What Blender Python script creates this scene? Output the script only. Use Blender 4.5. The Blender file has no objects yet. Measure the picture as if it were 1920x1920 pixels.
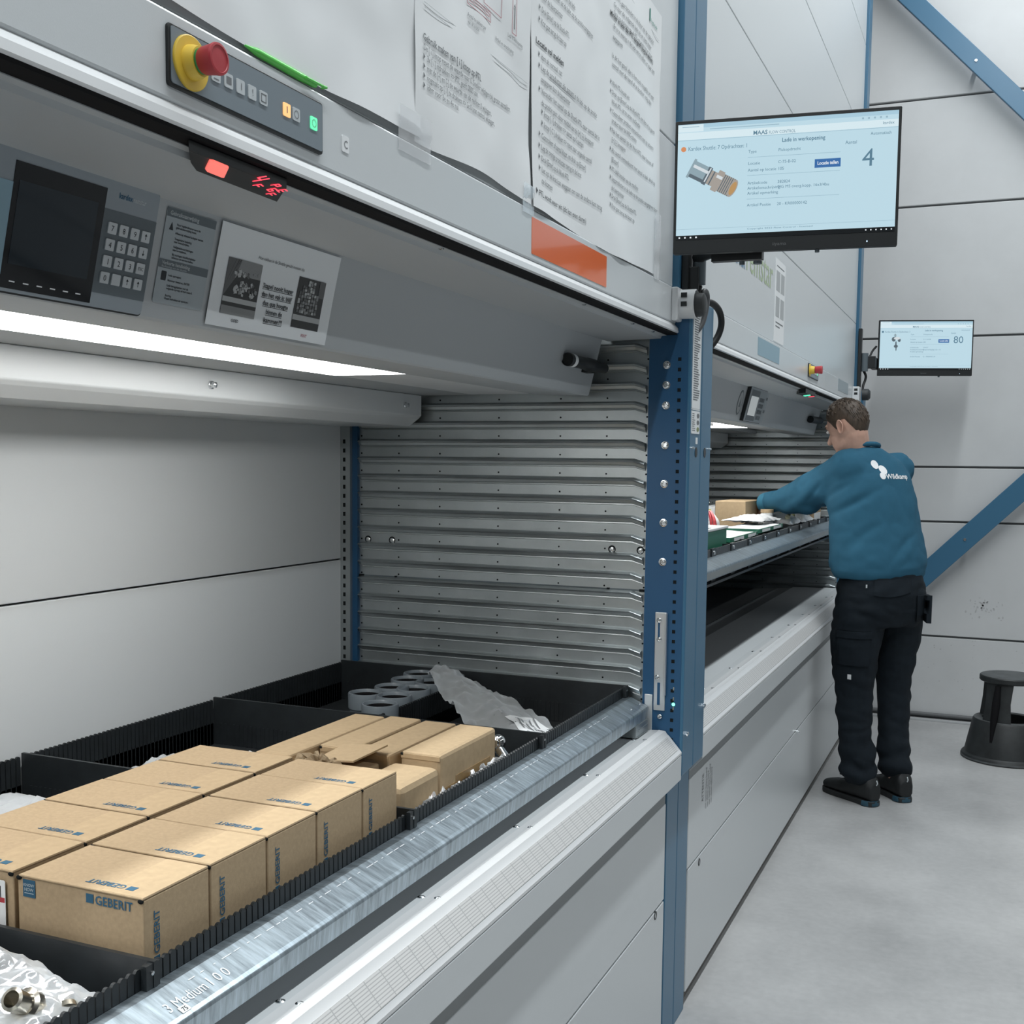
import bpy, bmesh, math, random
import numpy as np
from mathutils import Vector, Matrix, noise
random.seed(7)
S = bpy.context.scene
COL = S.collection
pi = math.pi

# ---------------------------------------------------------------- camera
cd = bpy.data.cameras.new('camera')
cam = bpy.data.objects.new('camera', cd)
COL.objects.link(cam)
S.camera = cam
cd.sensor_width = 36.0
cd.lens = 2143.1 / 1920 * 36.0
cd.shift_x = (960 - 958.27) / 1920
cd.shift_y = (1047.6 - 960) / 1920
cd.clip_start = 0.02
A_ = [[0.919357726, 0.042700892, -0.391098460],
      [0.393279537, -0.072938236, 0.916521260],
      [0.010610244, -0.996421922, -0.083849718]]
CR = Matrix(A_) @ Matrix(((1, 0, 0), (0, -1, 0), (0, 0, -1)))
cam.matrix_world = Matrix.Translation((0, 0, 1.47)) @ CR.to_4x4()

# ---------------------------------------------------------------- world, lights, exposure
W = bpy.data.worlds.new('world')
S.world = W
W.use_nodes = True
W.node_tree.nodes['Background'].inputs[0].default_value = (0.82, 0.90, 0.95, 1)
W.node_tree.nodes['Background'].inputs[1].default_value = 0.30
S.view_settings.view_transform = 'Standard'
S.view_settings.look = 'None'
S.view_settings.exposure = -0.14
S.view_settings.gamma = 1.0
S.view_settings.use_curve_mapping = False


def area(name, loc, sx, sy, power, col=(0.93, 0.98, 1.0), rot=(0, 0, 0)):
    l = bpy.data.lights.new(name, 'AREA')
    l.shape = 'RECTANGLE'
    l.size = sx
    l.size_y = sy
    l.energy = power
    l.color = col
    o = bpy.data.objects.new(name, l)
    o.location = loc
    o.rotation_euler = rot
    COL.objects.link(o)
    return o


LIGHT_ROWS = [(0.14, 2.0, 9.0, 285), (4.6, 1.0, 11.0, 190)]
for lx, ly, ln, pw in LIGHT_ROWS:
    area('ceiling_row_light', (lx, ly, 5.05), 0.16, ln, pw)
BAY_POWER = 9.0

# ---------------------------------------------------------------- helpers
MATS = {}


def mat(name, col, rough=0.5, metal=0.0, emit=None, estr=1.0, noise_amt=0.0, nscale=8.0, bump=0.0, bscale=60.0,
        stretch=None, spec=0.5, rvar=0.0, coat=0.0, dark=None):
    if name in MATS:
        return MATS[name]
    m = bpy.data.materials.new(name)
    m.use_nodes = True
    nt = m.node_tree
    b = nt.nodes['Principled BSDF']
    b.inputs['Base Color'].default_value = (*col, 1)
    b.inputs['Roughness'].default_value = rough
    b.inputs['Metallic'].default_value = metal
    b.inputs['Specular IOR Level'].default_value = spec
    if coat:
        b.inputs['Coat Weight'].default_value = coat
        b.inputs['Coat Roughness'].default_value = 0.08
    if emit:
        b.inputs['Emission Color'].default_value = (*emit, 1)
        b.inputs['Emission Strength'].default_value = estr
    tc = None
    if noise_amt or bump or rvar:
        tc = nt.nodes.new('ShaderNodeTexCoord')
        mp = nt.nodes.new('ShaderNodeMapping')
        if stretch:
            mp.inputs['Scale'].default_value = stretch
        nt.links.new(tc.outputs['Object'], mp.inputs['Vector'])
    if noise_amt or rvar:
        n = nt.nodes.new('ShaderNodeTexNoise')
        n.inputs['Scale'].default_value = nscale
        n.inputs['Detail'].default_value = 6
        n.inputs['Roughness'].default_value = 0.6
        nt.links.new(mp.outputs[0], n.inputs['Vector'])
        if noise_amt:
            r = nt.nodes.new('ShaderNodeValToRGB')
            r.color_ramp.elements[0].position = 0.30
            r.color_ramp.elements[1].position = 0.70
            d = dark if dark else tuple(c * (1 - noise_amt) for c in col)
            u = tuple(min(1, c * (1 + noise_amt * 0.6)) for c in col)
            r.color_ramp.elements[0].color = (*d, 1)
            r.color_ramp.elements[1].color = (*u, 1)
            nt.links.new(n.outputs['Fac'], r.inputs['Fac'])
            nt.links.new(r.outputs['Color'], b.inputs['Base Color'])
        if rvar:
            mr = nt.nodes.new('ShaderNodeMapRange')
            mr.inputs['To Min'].default_value = max(0.02, rough - rvar)
            mr.inputs['To Max'].default_value = min(1, rough + rvar)
            nt.links.new(n.outputs['Fac'], mr.inputs['Value'])
            nt.links.new(mr.outputs[0], b.inputs['Roughness'])
    if bump:
        n2 = nt.nodes.new('ShaderNodeTexNoise')
        n2.inputs['Scale'].default_value = bscale
        n2.inputs['Detail'].default_value = 4
        nt.links.new(mp.outputs[0], n2.inputs['Vector'])
        bp = nt.nodes.new('ShaderNodeBump')
        bp.inputs['Strength'].default_value = bump
        bp.inputs['Distance'].default_value = 0.002
        nt.links.new(n2.outputs['Fac'], bp.inputs['Height'])
        nt.links.new(bp.outputs[0], b.inputs['Normal'])
    MATS[name] = m
    return m


def film(name, tint=(0.85, 0.88, 0.9), clear=0.62, rough=0.12):
    """thin clear plastic film: part see-through, part glossy, part milky"""
    if name in MATS:
        return MATS[name]
    m = bpy.data.materials.new(name)
    m.use_nodes = True
    nt = m.node_tree
    nt.nodes.clear()
    out = nt.nodes.new('ShaderNodeOutputMaterial')
    tr = nt.nodes.new('ShaderNodeBsdfTransparent')
    tr.inputs[0].default_value = (0.96, 0.97, 0.98, 1)
    gl = nt.nodes.new('ShaderNodeBsdfGlossy')
    gl.inputs[0].default_value = (0.95, 0.97, 1, 1)
    gl.inputs['Roughness'].default_value = rough
    df = nt.nodes.new('ShaderNodeBsdfDiffuse')
    df.inputs[0].default_value = (*tint, 1)
    lw = nt.nodes.new('ShaderNodeLayerWeight')
    lw.inputs[0].default_value = 0.45
    m1 = nt.nodes.new('ShaderNodeMixShader')
    m1.inputs[0].default_value = 0.45
    nt.links.new(df.outputs[0], m1.inputs[1])
    nt.links.new(gl.outputs[0], m1.inputs[2])
    m2 = nt.nodes.new('ShaderNodeMixShader')
    mr = nt.nodes.new('ShaderNodeMapRange')
    mr.inputs['To Min'].default_value = clear
    mr.inputs['To Max'].default_value = clear * 0.45
    nt.links.new(lw.outputs['Facing'], mr.inputs['Value'])
    nt.links.new(mr.outputs[0], m2.inputs[0])
    nt.links.new(m1.outputs[0], m2.inputs[1])
    nt.links.new(tr.outputs[0], m2.inputs[2])
    nt.links.new(m2.outputs[0], out.inputs[0])
    MATS[name] = m
    return m


_TXT = {}


def txt_geo(body, bold=False):
    key = (body, bold)
    if key in _TXT:
        return _TXT[key]
    c = bpy.data.curves.new('t', 'FONT')
    c.body = body
    c.size = 1.0
    c.resolution_u = 2
    if bold:
        c.offset = 0.018
    o = bpy.data.objects.new('t', c)
    me = bpy.data.meshes.new_from_object(o)
    vs = [v.co.copy() for v in me.vertices]
    fs = [list(p.vertices) for p in me.polygons]
    bpy.data.objects.remove(o)
    bpy.data.curves.remove(c)
    bpy.data.meshes.remove(me)
    w = max((v.x for v in vs), default=0)
    _TXT[key] = (vs, fs, w)
    return _TXT[key]


class MB:
    def __init__(s):
        s.v = []
        s.f = []
        s.mi = []
        s.cur = 0

    def add(s, vs, fs):
        o = len(s.v)
        s.v += [Vector(v) for v in vs]
        for f in fs:
            s.f.append([o + i for i in f])
            s.mi.append(s.cur)
        return s

    def box(s, x0, x1, y0, y1, z0, z1):
        x0, x1 = min(x0, x1), max(x0, x1)
        y0, y1 = min(y0, y1), max(y0, y1)
        z0, z1 = min(z0, z1), max(z0, z1)
        return s.add([(x0, y0, z0), (x1, y0, z0), (x1, y1, z0), (x0, y1, z0), (x0, y0, z1), (x1, y0, z1), (x1, y1, z1), (x0, y1, z1)],
                     [(3, 2, 1, 0), (4, 5, 6, 7), (0, 1, 5, 4), (1, 2, 6, 5), (2, 3, 7, 6), (3, 0, 4, 7)])

    def prism(s, prof, a, b, axis='y', fr=None):
        """closed profile extruded; axis y: prof=(x,z); axis x: prof=(y,z); axis z: prof=(x,y); fr: frame, prof=(u,v), a..b along n"""
        n = len(prof)

        def P(p, t):
            if fr is not None:
                return fr.p(p[0], p[1], t)
            if axis == 'y':
                return (p[0], t, p[1])
            if axis == 'x':
                return (t, p[0], p[1])
            return (p[0], p[1], t)
        vs = [P(p, a) for p in prof] + [P(p, b) for p in prof]
        fs = [(i, (i + 1) % n, n + (i + 1) % n, n + i) for i in range(n)]
        fs += [tuple(range(n - 1, -1, -1)), tuple(range(n, 2 * n))]
        return s.add(vs, fs)

    def ring(s, c, r, ax, n):
        ax = Vector(ax).normalized()
        t = Vector((0, 0, 1)) if abs(ax.z) < 0.9 else Vector((1, 0, 0))
        u = ax.cross(t).normalized()
        w = ax.cross(u)
        return [Vector(c) + (u * math.cos(2 * pi * i / n) + w * math.sin(2 * pi * i / n)) * r for i in range(n)]

    def lathe(s, prof, org, ax=(0, 0, 1), n=24, cap=True):
        """prof: list of (r, t) along axis"""
        ax = Vector(ax).normalized()
        o = len(s.v)
        vs = []
        for r, t in prof:
            vs += s.ring(Vector(org) + ax * t, max(r, 1e-5), ax, n)
        fs = []
        for k in range(len(prof) - 1):
            for i in range(n):
                j = (i + 1) % n
                fs.append((k * n + i, (k + 1) * n + i, (k + 1) * n + j, k * n + j))
        if cap:
            fs.append(tuple(range(n)))
            fs.append(tuple(reversed(range((len(prof) - 1) * n, len(prof) * n))))
        return s.add(vs, fs)

    def cyl(s, p0, p1, r0, r1=None, n=16):
        p0, p1 = Vector(p0), Vector(p1)
        r1 = r0 if r1 is None else r1
        return s.lathe([(r0, 0), (r1, (p1 - p0).length)], p0, p1 - p0, n)

    def tube(s, pts, r, n=8, cap=True):
        pts = [Vector(p) for p in pts]
        rr = r if isinstance(r, (list, tuple)) else [r] * len(pts)
        prev = None
        vs = []
        for i, p in enumerate(pts):
            d = (pts[min(i + 1, len(pts) - 1)] - pts[max(i - 1, 0)]).normalized()
            if prev is None:
                t = Vector((0, 0, 1)) if abs(d.z) < 0.9 else Vector((1, 0, 0))
                u = d.cross(t).normalized()
            else:
                u = (prev - d * prev.dot(d)).normalized()
            prev = u
            w = d.cross(u)
            vs += [p + (u * math.cos(2 * pi * k / n) + w * math.sin(2 * pi * k / n)) * rr[i] for k in range(n)]
        fs = []
        for k in range(len(pts) - 1):
            for i in range(n):
                j = (i + 1) % n
                fs.append((k * n + i, k * n + j, (k + 1) * n + j, (k + 1) * n + i))
        if cap:
            fs.append(tuple(reversed(range(n))))
            fs.append(tuple(range((len(pts) - 1) * n, len(pts) * n)))
        return s.add(vs, fs)

    def caps(s, p0, p1, r0, r1, n=14):
        """tapered capsule, closed"""
        p0, p1 = Vector(p0), Vector(p1)
        L = max((p1 - p0).length, 1e-4)
        prof = [(r0 * math.cos(a), r0 * math.sin(a)) for a in (-pi / 2 * 0.98, -pi / 3, -pi / 6)]
        prof += [(r0, 0), (r1, L)]
        prof += [(r1 * math.cos(a), L + r1 * math.sin(a)) for a in (pi / 6, pi / 3, pi / 2 * 0.98)]
        return s.lathe(prof, p0, p1 - p0, n)

    def ell(s, c, rx, ry, rz, M=None, n=20, m=12):
        vs = []
        fs = []
        for j in range(m + 1):
            th = pi * j / m
            for i in range(n):
                ph = 2 * pi * i / n
                v = Vector((rx * math.sin(th) * math.cos(ph), ry * math.sin(th) * math.sin(ph), rz * math.cos(th)))
                if j in (0, m):
                    v = Vector((1e-4 * math.cos(ph), 1e-4 * math.sin(ph), v.z))
                if M is not None:
                    v = M @ v
                vs.append(Vector(c) + v)
        for j in range(m):
            for i in range(n):
                k = (i + 1) % n
                fs.append((j * n + i, (j + 1) * n + i, (j + 1) * n + k, j * n + k))
        fs.append(tuple(range(n)))
        fs.append(tuple(reversed(range(m * n, (m + 1) * n))))
        return s.add(vs, fs)

    def loft(s, secs, n=24, pw=2.0):
        """secs: (center, A axis*radius, B axis*radius) -> closed superellipse loft"""
        vs = []
        for c, a, b in secs:
            c, a, b = Vector(c), Vector(a), Vector(b)
            for i in range(n):
                t = 2 * pi * i / n
                ct, st = math.cos(t), math.sin(t)
                vs.append(c + a * math.copysign(abs(ct) ** (2 / pw), ct) + b * math.copysign(abs(st) ** (2 / pw), st))
        fs = []
        for k in range(len(secs) - 1):
            for i in range(n):
                j = (i + 1) % n
                fs.append((k * n + i, k * n + j, (k + 1) * n + j, (k + 1) * n + i))
        fs.append(tuple(reversed(range(n))))
        fs.append(tuple(range((len(secs) - 1) * n, len(secs) * n)))
        return s.add(vs, fs)

    def grid(s, fn, nu, nv):
        vs = [fn(i / nu, j / nv) for j in range(nv + 1) for i in range(nu + 1)]
        fs = [(j * (nu + 1) + i, j * (nu + 1) + i + 1, (j + 1) * (nu + 1) + i + 1, (j + 1) * (nu + 1) + i) for j in range(nv) for i in range(nu)]
        return s.add(vs, fs)

    def fbox(s, fr, u0, u1, v0, v1, n0, n1):
        return s.prism([(u0, v0), (u1, v0), (u1, v1), (u0, v1)], n0, n1, fr=fr)

    def rbox(s, fr, u0, u1, v0, v1, n0, n1, r=0.002, k=3):
        pr = []
        for cu, cv, a0 in ((u1 - r, v1 - r, 0), (u0 + r, v1 - r, pi / 2), (u0 + r, v0 + r, pi), (u1 - r, v0 + r, 3 * pi / 2)):
            for i in range(k + 1):
                a = a0 + pi / 2 * i / k
                pr.append((cu + r * math.cos(a), cv + r * math.sin(a)))
        return s.prism(pr, n0, n1, fr=fr)

    def text(s, fr, u, v, body, size, n=0.0004, sx=1.0, align='L', bold=False, fit=None):
        vs, fs, w = txt_geo(body, bold)
        if fit and w > 0:
            sx = fit / (w * size)
        du = {'L': 0, 'C': -w * size * sx / 2, 'R': -w * size * sx}[align]
        return s.add([fr.p(u + du + q.x * size * sx, v + q.y * size, n) for q in vs], fs)

    def disc(s, fr, u, v, r, n0, n1, k=20, rv=None):
        rv = rv or r
        return s.prism([(u + r * math.cos(2 * pi * i / k), v + rv * math.sin(2 * pi * i / k)) for i in range(k)], n0, n1, fr=fr)

    def build(s, name, m, parent=None, label=None, kind=None, smooth=None, bevel=0.0, wn=False, sub=0):
        org = Vector((0, 0, 0))
        if parent is not None:
            org = Vector(parent.get('_org', (0, 0, 0)))
        me = bpy.data.meshes.new(name)
        me.from_pydata([v - org for v in s.v], [], s.f)
        ms = m if isinstance(m, (list, tuple)) else [m]
        for q in ms:
            me.materials.append(q)
        if len(ms) > 1:
            me.polygons.foreach_set('material_index', s.mi)
        bm = bmesh.new()
        bm.from_mesh(me)
        bmesh.ops.recalc_face_normals(bm, faces=bm.faces)
        bm.to_mesh(me)
        bm.free()
        if smooth is not None:
            me.polygons.foreach_set('use_smooth', [True] * len(me.polygons))
            me.set_sharp_from_angle(angle=math.radians(smooth))
        me.update()
        o = bpy.data.objects.new(name, me)
        COL.objects.link(o)
        if parent is not None:
            o.parent = parent
            o['_org'] = tuple(org)
        if label:
            o['label'] = label
        if kind:
            o['kind'] = kind
        if bevel:
            bv = o.modifiers.new('bevel', 'BEVEL')
            bv.width = bevel
            bv.segments = 2
            bv.limit_method = 'ANGLE'
            bv.angle_limit = math.radians(40)
        if sub:
            sm = o.modifiers.new('sub', 'SUBSURF')
            sm.levels = sub
            sm.render_levels = sub
        return o


class Frame:
    def __init__(s, o, u, v):
        s.o, s.u, s.v = Vector(o), Vector(u).normalized(), Vector(v).normalized()
        s.n = s.u.cross(s.v).normalized()

    def p(s, a, b, c=0.0):
        return s.o + s.u * a + s.v * b + s.n * c


def thing(name, label, cat, loc, group=None):
    o = bpy.data.objects.new(name, None)
    o.empty_display_size = 0.1
    o.location = loc
    o['_org'] = tuple(loc)
    o['label'] = label
    o['category'] = cat
    if group:
        o['group'] = group
    COL.objects.link(o)
    return o


def tag(o, label, cat, group=None):
    o['label'] = label
    o['category'] = cat
    if group:
        o['group'] = group
    return o


def struct(o):
    o['kind'] = 'structure'
    return o


def dup(root, loc, label, rotz=None):
    r = root.copy()
    COL.objects.link(r)
    r.location = loc
    if rotz is not None:
        r.rotation_euler = (0, 0, rotz)
    r['label'] = label
    for ch in root.children:
        c = ch.copy()
        COL.objects.link(c)
        c.parent = r
        for g in ch.children:
            d = g.copy()
            COL.objects.link(d)
            d.parent = c
    return r


def nz(x, y, z=0.0, sc=1.0, seed=0.0):
    return noise.noise(Vector((x * sc + seed * 7.31, y * sc - seed * 3.17, z * sc + seed)))


# ---------------------------------------------------------------- materials
M_panel = mat('light_grey_powder_coat', (0.60, 0.63, 0.645), 0.30, bump=0.05, bscale=900)
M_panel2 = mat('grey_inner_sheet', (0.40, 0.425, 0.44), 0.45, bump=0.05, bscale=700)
M_white = mat('white_aluminium_trim', (0.68, 0.695, 0.705), 0.34)
M_grip = None
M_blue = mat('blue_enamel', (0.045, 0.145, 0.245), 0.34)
M_bluedeep = mat('deep_and_shaded_blue', (0.012, 0.075, 0.17), 0.45)  # darker blue, also paints the shade on the near cover flank
M_galv = mat('galvanised_sheet', (0.42, 0.455, 0.465), 0.38, metal=0.85, noise_amt=0.10, nscale=14, rvar=0.08, bump=0.04, bscale=300)
M_beam = mat('galvanised_beam', (0.40, 0.47, 0.52), 0.36, metal=0.85, noise_amt=0.38, nscale=90, stretch=(0.2, 1.5, 0.2), rvar=0.10, bump=0.05, bscale=300)
M_steel = mat('bright_steel', (0.75, 0.77, 0.78), 0.22, metal=1.0)
M_chrome = mat('chrome', (0.85, 0.86, 0.87), 0.10, metal=1.0)
M_brass = mat('nickel_brass', (0.62, 0.58, 0.50), 0.22, metal=1.0)
M_black = mat('black_plastic', (0.010, 0.012, 0.013), 0.45)
M_rubber = mat('black_gasket', (0.004, 0.004, 0.005), 0.8, spec=0.2)
M_dark = mat('dark_void', (0.012, 0.014, 0.015), 0.9, spec=0.1)
M_tray = mat('black_tray_plastic', (0.017, 0.021, 0.024), 0.42, noise_amt=0.25, nscale=30)
M_grey = mat('terminal_grey', (0.27, 0.31, 0.34), 0.40)
M_dgrey = mat('terminal_dark_grey', (0.10, 0.125, 0.14), 0.45)
M_ctrl = mat('control_panel_grey', (0.19, 0.23, 0.26), 0.38)
M_key = mat('light_key', (0.52, 0.56, 0.58), 0.4)
M_ink = mat('dark_ink', (0.02, 0.025, 0.03), 0.7)
M_inkgrey = mat('grey_ink', (0.16, 0.17, 0.18), 0.7)
M_yellow = mat('yellow_plastic', (0.72, 0.50, 0.06), 0.4)
M_red = mat('red_plastic', (0.42, 0.035, 0.045), 0.42)
M_green = mat('green_plastic', (0.03, 0.22, 0.06), 0.4)
M_lime = mat('lime_pen_plastic', (0.12, 0.62, 0.10), 0.3)
M_paper = mat('white_paper', (0.78, 0.80, 0.81), 0.85, bump=0.0)
M_orange = mat('orange_sticker', (0.80, 0.14, 0.02), 0.30, coat=0.5)
M_bluegrey = mat('blue_grey_sticker', (0.24, 0.38, 0.46), 0.4)
M_tape = film('clear_tape', (0.9, 0.9, 0.9), 0.75, 0.2)
M_film = film('clear_bag_film', (0.88, 0.91, 0.93), 0.60, 0.08)
M_filmwhite = film('milky_bag_film', (0.86, 0.88, 0.9), 0.25, 0.2)
M_led = mat('bay_light_diffuser', (0.9, 0.9, 0.9), 0.5, emit=(1.0, 0.99, 0.96), estr=12.0)
M_card = mat('brown_cardboard', (0.435, 0.325, 0.205), 0.82, noise_amt=0.10, nscale=160, bump=0.06, bscale=500, spec=0.2)
M_card2 = mat('pale_cardboard', (0.46, 0.345, 0.215), 0.80, noise_amt=0.08, nscale=90, bump=0.06, bscale=300, spec=0.2)
M_btape = mat('brown_parcel_tape', (0.33, 0.215, 0.10), 0.25, noise_amt=0.15, nscale=60)
M_print = mat('blue_print', (0.022, 0.10, 0.175), 0.7)
M_concrete_wall = mat('pale_concrete_panel', (0.60, 0.61, 0.615), 0.80, noise_amt=0.05, nscale=3.0, bump=0.05, bscale=80)
M_joint = mat('grey_joint_sealant', (0.20, 0.205, 0.21), 0.85)


def floor_mat():
    m = bpy.data.materials.new('polished_concrete')
    m.use_nodes = True
    nt = m.node_tree
    b = nt.nodes['Principled BSDF']
    tc = nt.nodes.new('ShaderNodeTexCoord')
    n1 = nt.nodes.new('ShaderNodeTexNoise')
    n1.inputs['Scale'].default_value = 1.6
    n1.inputs['Detail'].default_value = 9
    n1.inputs['Roughness'].default_value = 0.62
    n2 = nt.nodes.new('ShaderNodeTexNoise')
    n2.inputs['Scale'].default_value = 40
    n2.inputs['Detail'].default_value = 4
    nt.links.new(tc.outputs['Object'], n1.inputs['Vector'])
    nt.links.new(tc.outputs['Object'], n2.inputs['Vector'])
    r = nt.nodes.new('ShaderNodeValToRGB')
    r.color_ramp.elements[0].position = 0.33
    r.color_ramp.elements[1].position = 0.68
    r.color_ramp.elements[0].color = (0.35, 0.352, 0.354, 1)
    r.color_ramp.elements[1].color = (0.53, 0.53, 0.528, 1)
    mx = nt.nodes.new('ShaderNodeMix')
    mx.data_type = 'FLOAT'
    mx.inputs['Factor'].default_value = 0.22
    nt.links.new(n1.outputs['Fac'], mx.inputs[2])
    nt.links.new(n2.outputs['Fac'], mx.inputs[3])
    nt.links.new(mx.outputs[0], r.inputs['Fac'])
    nt.links.new(r.outputs['Color'], b.inputs['Base Color'])
    mr = nt.nodes.new('ShaderNodeMapRange')
    mr.inputs['To Min'].default_value = 0.22
    mr.inputs['To Max'].default_value = 0.5
    nt.links.new(n1.outputs['Fac'], mr.inputs['Value'])
    nt.links.new(mr.outputs[0], b.inputs['Roughness'])
    return m


M_floor = floor_mat()


def grip_mat():
    """fine ruled lens strip: narrow grooves across and wider spaced cross lines"""
    m = bpy.data.materials.new('ruled_light_curtain_lens')
    m.use_nodes = True
    nt = m.node_tree
    b = nt.nodes['Principled BSDF']
    b.inputs['Roughness'].default_value = 0.35
    tc = nt.nodes.new('ShaderNodeTexCoord')
    sp = nt.nodes.new('ShaderNodeSeparateXYZ')
    nt.links.new(tc.outputs['Object'], sp.inputs[0])

    def line(src, per, wid):
        mu = nt.nodes.new('ShaderNodeMath')
        mu.operation = 'MULTIPLY'
        mu.inputs[1].default_value = 1 / per
        nt.links.new(src, mu.inputs[0])
        fr = nt.nodes.new('ShaderNodeMath')
        fr.operation = 'FRACT'
        nt.links.new(mu.outputs[0], fr.inputs[0])
        lt = nt.nodes.new('ShaderNodeMath')
        lt.operation = 'LESS_THAN'
        lt.inputs[1].default_value = wid
        nt.links.new(fr.outputs[0], lt.inputs[0])
        return lt.outputs[0]
    a = line(sp.outputs['Z'], 0.0034, 0.32)
    c = line(sp.outputs['Y'], 0.040, 0.05)
    ad = nt.nodes.new('ShaderNodeMath')
    ad.operation = 'MAXIMUM'
    nt.links.new(a, ad.inputs[0])
    nt.links.new(c, ad.inputs[1])
    mx = nt.nodes.new('ShaderNodeMix')
    mx.data_type = 'RGBA'
    mx.inputs[6].default_value = (0.60, 0.60, 0.595, 1)
    mx.inputs[7].default_value = (0.40, 0.405, 0.41, 1)
    nt.links.new(ad.outputs[0], mx.inputs[0])
    nt.links.new(mx.outputs[2], b.inputs['Base Color'])
    return m


M_grip = grip_mat()

# ---------------------------------------------------------------- the hall (setting)
YW = 7.0
struct(MB().box(-4, 12, -11, YW + 0.3, -0.12, 0).build('floor', M_floor))
wb = struct(MB().box(-4, 12, YW + 0.02, YW + 0.3, -0.1, 6.6).build('wall_back', M_joint))
zj = [0.035, 0.494, 1.157, 1.47, 2.207, 2.943, 3.533, 4.13, 4.73, 5.33, 5.95, 6.55]
for a, b in zip(zj[:-1], zj[1:]):
    MB().box(-4, 12, YW, YW + 0.03, a + 0.006, b - 0.006).build('wall_panel', M_concrete_wall, wb, bevel=0.003)
M_hall = mat('dim_hall_cladding', (0.22, 0.23, 0.24), 0.8)
struct(MB().box(12, 12.2, -11, YW, -0.1, 6.6).build('wall_right', M_hall))
struct(MB().box(-4, 12.2, -11.2, -11, -0.1, 6.6).build('wall_front', M_hall))
struct(MB().box(-4.2, -4, -11, YW, -0.1, 6.6).build('wall_left', M_hall))
struct(MB().box(-4.2, 12.2, -11.2, YW + 0.3, 6.6, 6.8).build('ceiling', mat('roof_sheet', (0.25, 0.26, 0.27), 0.7)))
bb = struct(MB().box(-2.5, 7, YW - 0.035, YW, 0.0, 0.013).build('baseboard_back', mat('grey_floor_strip', (0.50, 0.51, 0.52), 0.4), bevel=0.002))
MB().tube([(-2.5, YW - 0.012, 0.036), (7, YW - 0.012, 0.036)], 0.011, 10).build('sealing_cord', mat('grey_cord', (0.13, 0.135, 0.14), 0.6), bb, smooth=40)
# faint dirt marks on the wall near the floor
mk = MB()
fw = Frame((0, YW, 0), (1, 0, 0), (0, 0, 1))
random.seed(3)
for i in range(46):
    x = random.gauss(-0.06, 0.05)
    z = random.gauss(0.68, 0.03)
    mk.disc(fw, x, z, random.uniform(0.001, 0.007), 0.0006, 0.0008, 7, random.uniform(0.002, 0.008))
for i in range(40):
    mk.disc(fw, random.uniform(-0.4, 0.3), random.uniform(0.12, 0.5), random.uniform(0.001, 0.005), 0.0006, 0.0008, 6, random.uniform(0.001, 0.004))
mk.build('scuff_marks', mat('scuff_grey', (0.47, 0.475, 0.48), 0.9), wb, kind='stuff')
# hall lamps (long battens under the roof)
for lx, ly, ln, pw in LIGHT_ROWS:
    t = thing('batten_lamp', 'long white batten lamp hanging %s' % ('over the aisle beside the machines' if lx < 1 else 'further out over the hall floor'), 'lamp', (lx, ly, 5.1))
    MB().box(lx - 0.05, lx + 0.05, ly - ln / 2, ly + ln / 2, 5.10, 5.16).build('housing', M_white, t)
    for k in (-0.45, 0, 0.45):
        MB().cyl((lx, ly + k * ln, 5.16), (lx, ly + k * ln, 6.6), 0.006).build('hanger', M_steel, t)


# ---------------------------------------------------------------- blue cross braces on the end wall
def brace(pa, pb, w, name_label):
    pa, pb = Vector(pa), Vector(pb)
    d = (pb - pa).normalized()
    q = Vector((-d.z, 0, d.x)) * w / 2
    y0, y1 = 6.885, 6.915
    t = thing('cross_brace', name_label, 'brace', (pa.x, 6.9, pa.z), None)
    m = MB()
    m.prism([((pa - q).x, (pa - q).z), ((pb - q).x, (pb - q).z), ((pb + q).x, (pb + q).z), ((pa + q).x, (pa + q).z)], y0, y1)
    m.build('bar', M_blue, t, bevel=0.003)
    h = MB()
    for k in (0.28, 0.55, 0.8):
        c = pa.lerp(pb, k)
        h.cyl((c.x, y0 - 0.004, c.z), (c.x, y0 + 0.002, c.z), 0.008, n=10)
        h.cyl((c.x, y1, c.z), (c.x, YW - 0.001, c.z), 0.012, n=8)
    h.build('fixing_bolt', M_steel, t, smooth=40)
    return t


brace((-1.25, 0, 4.775), (0.62, 0, 2.775), 0.096, 'upper blue diagonal steel brace falling to the right on the end wall')
brace((-1.14, 0, 0.075), (0.62, 0, 1.879), 0.115, 'lower blue diagonal steel brace rising to the right behind the worker')

# ================================================================ vertical lift machines
XF = -0.735      # fascia plane
YR = 2.732       # ribbed end wall of the near bay


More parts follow.
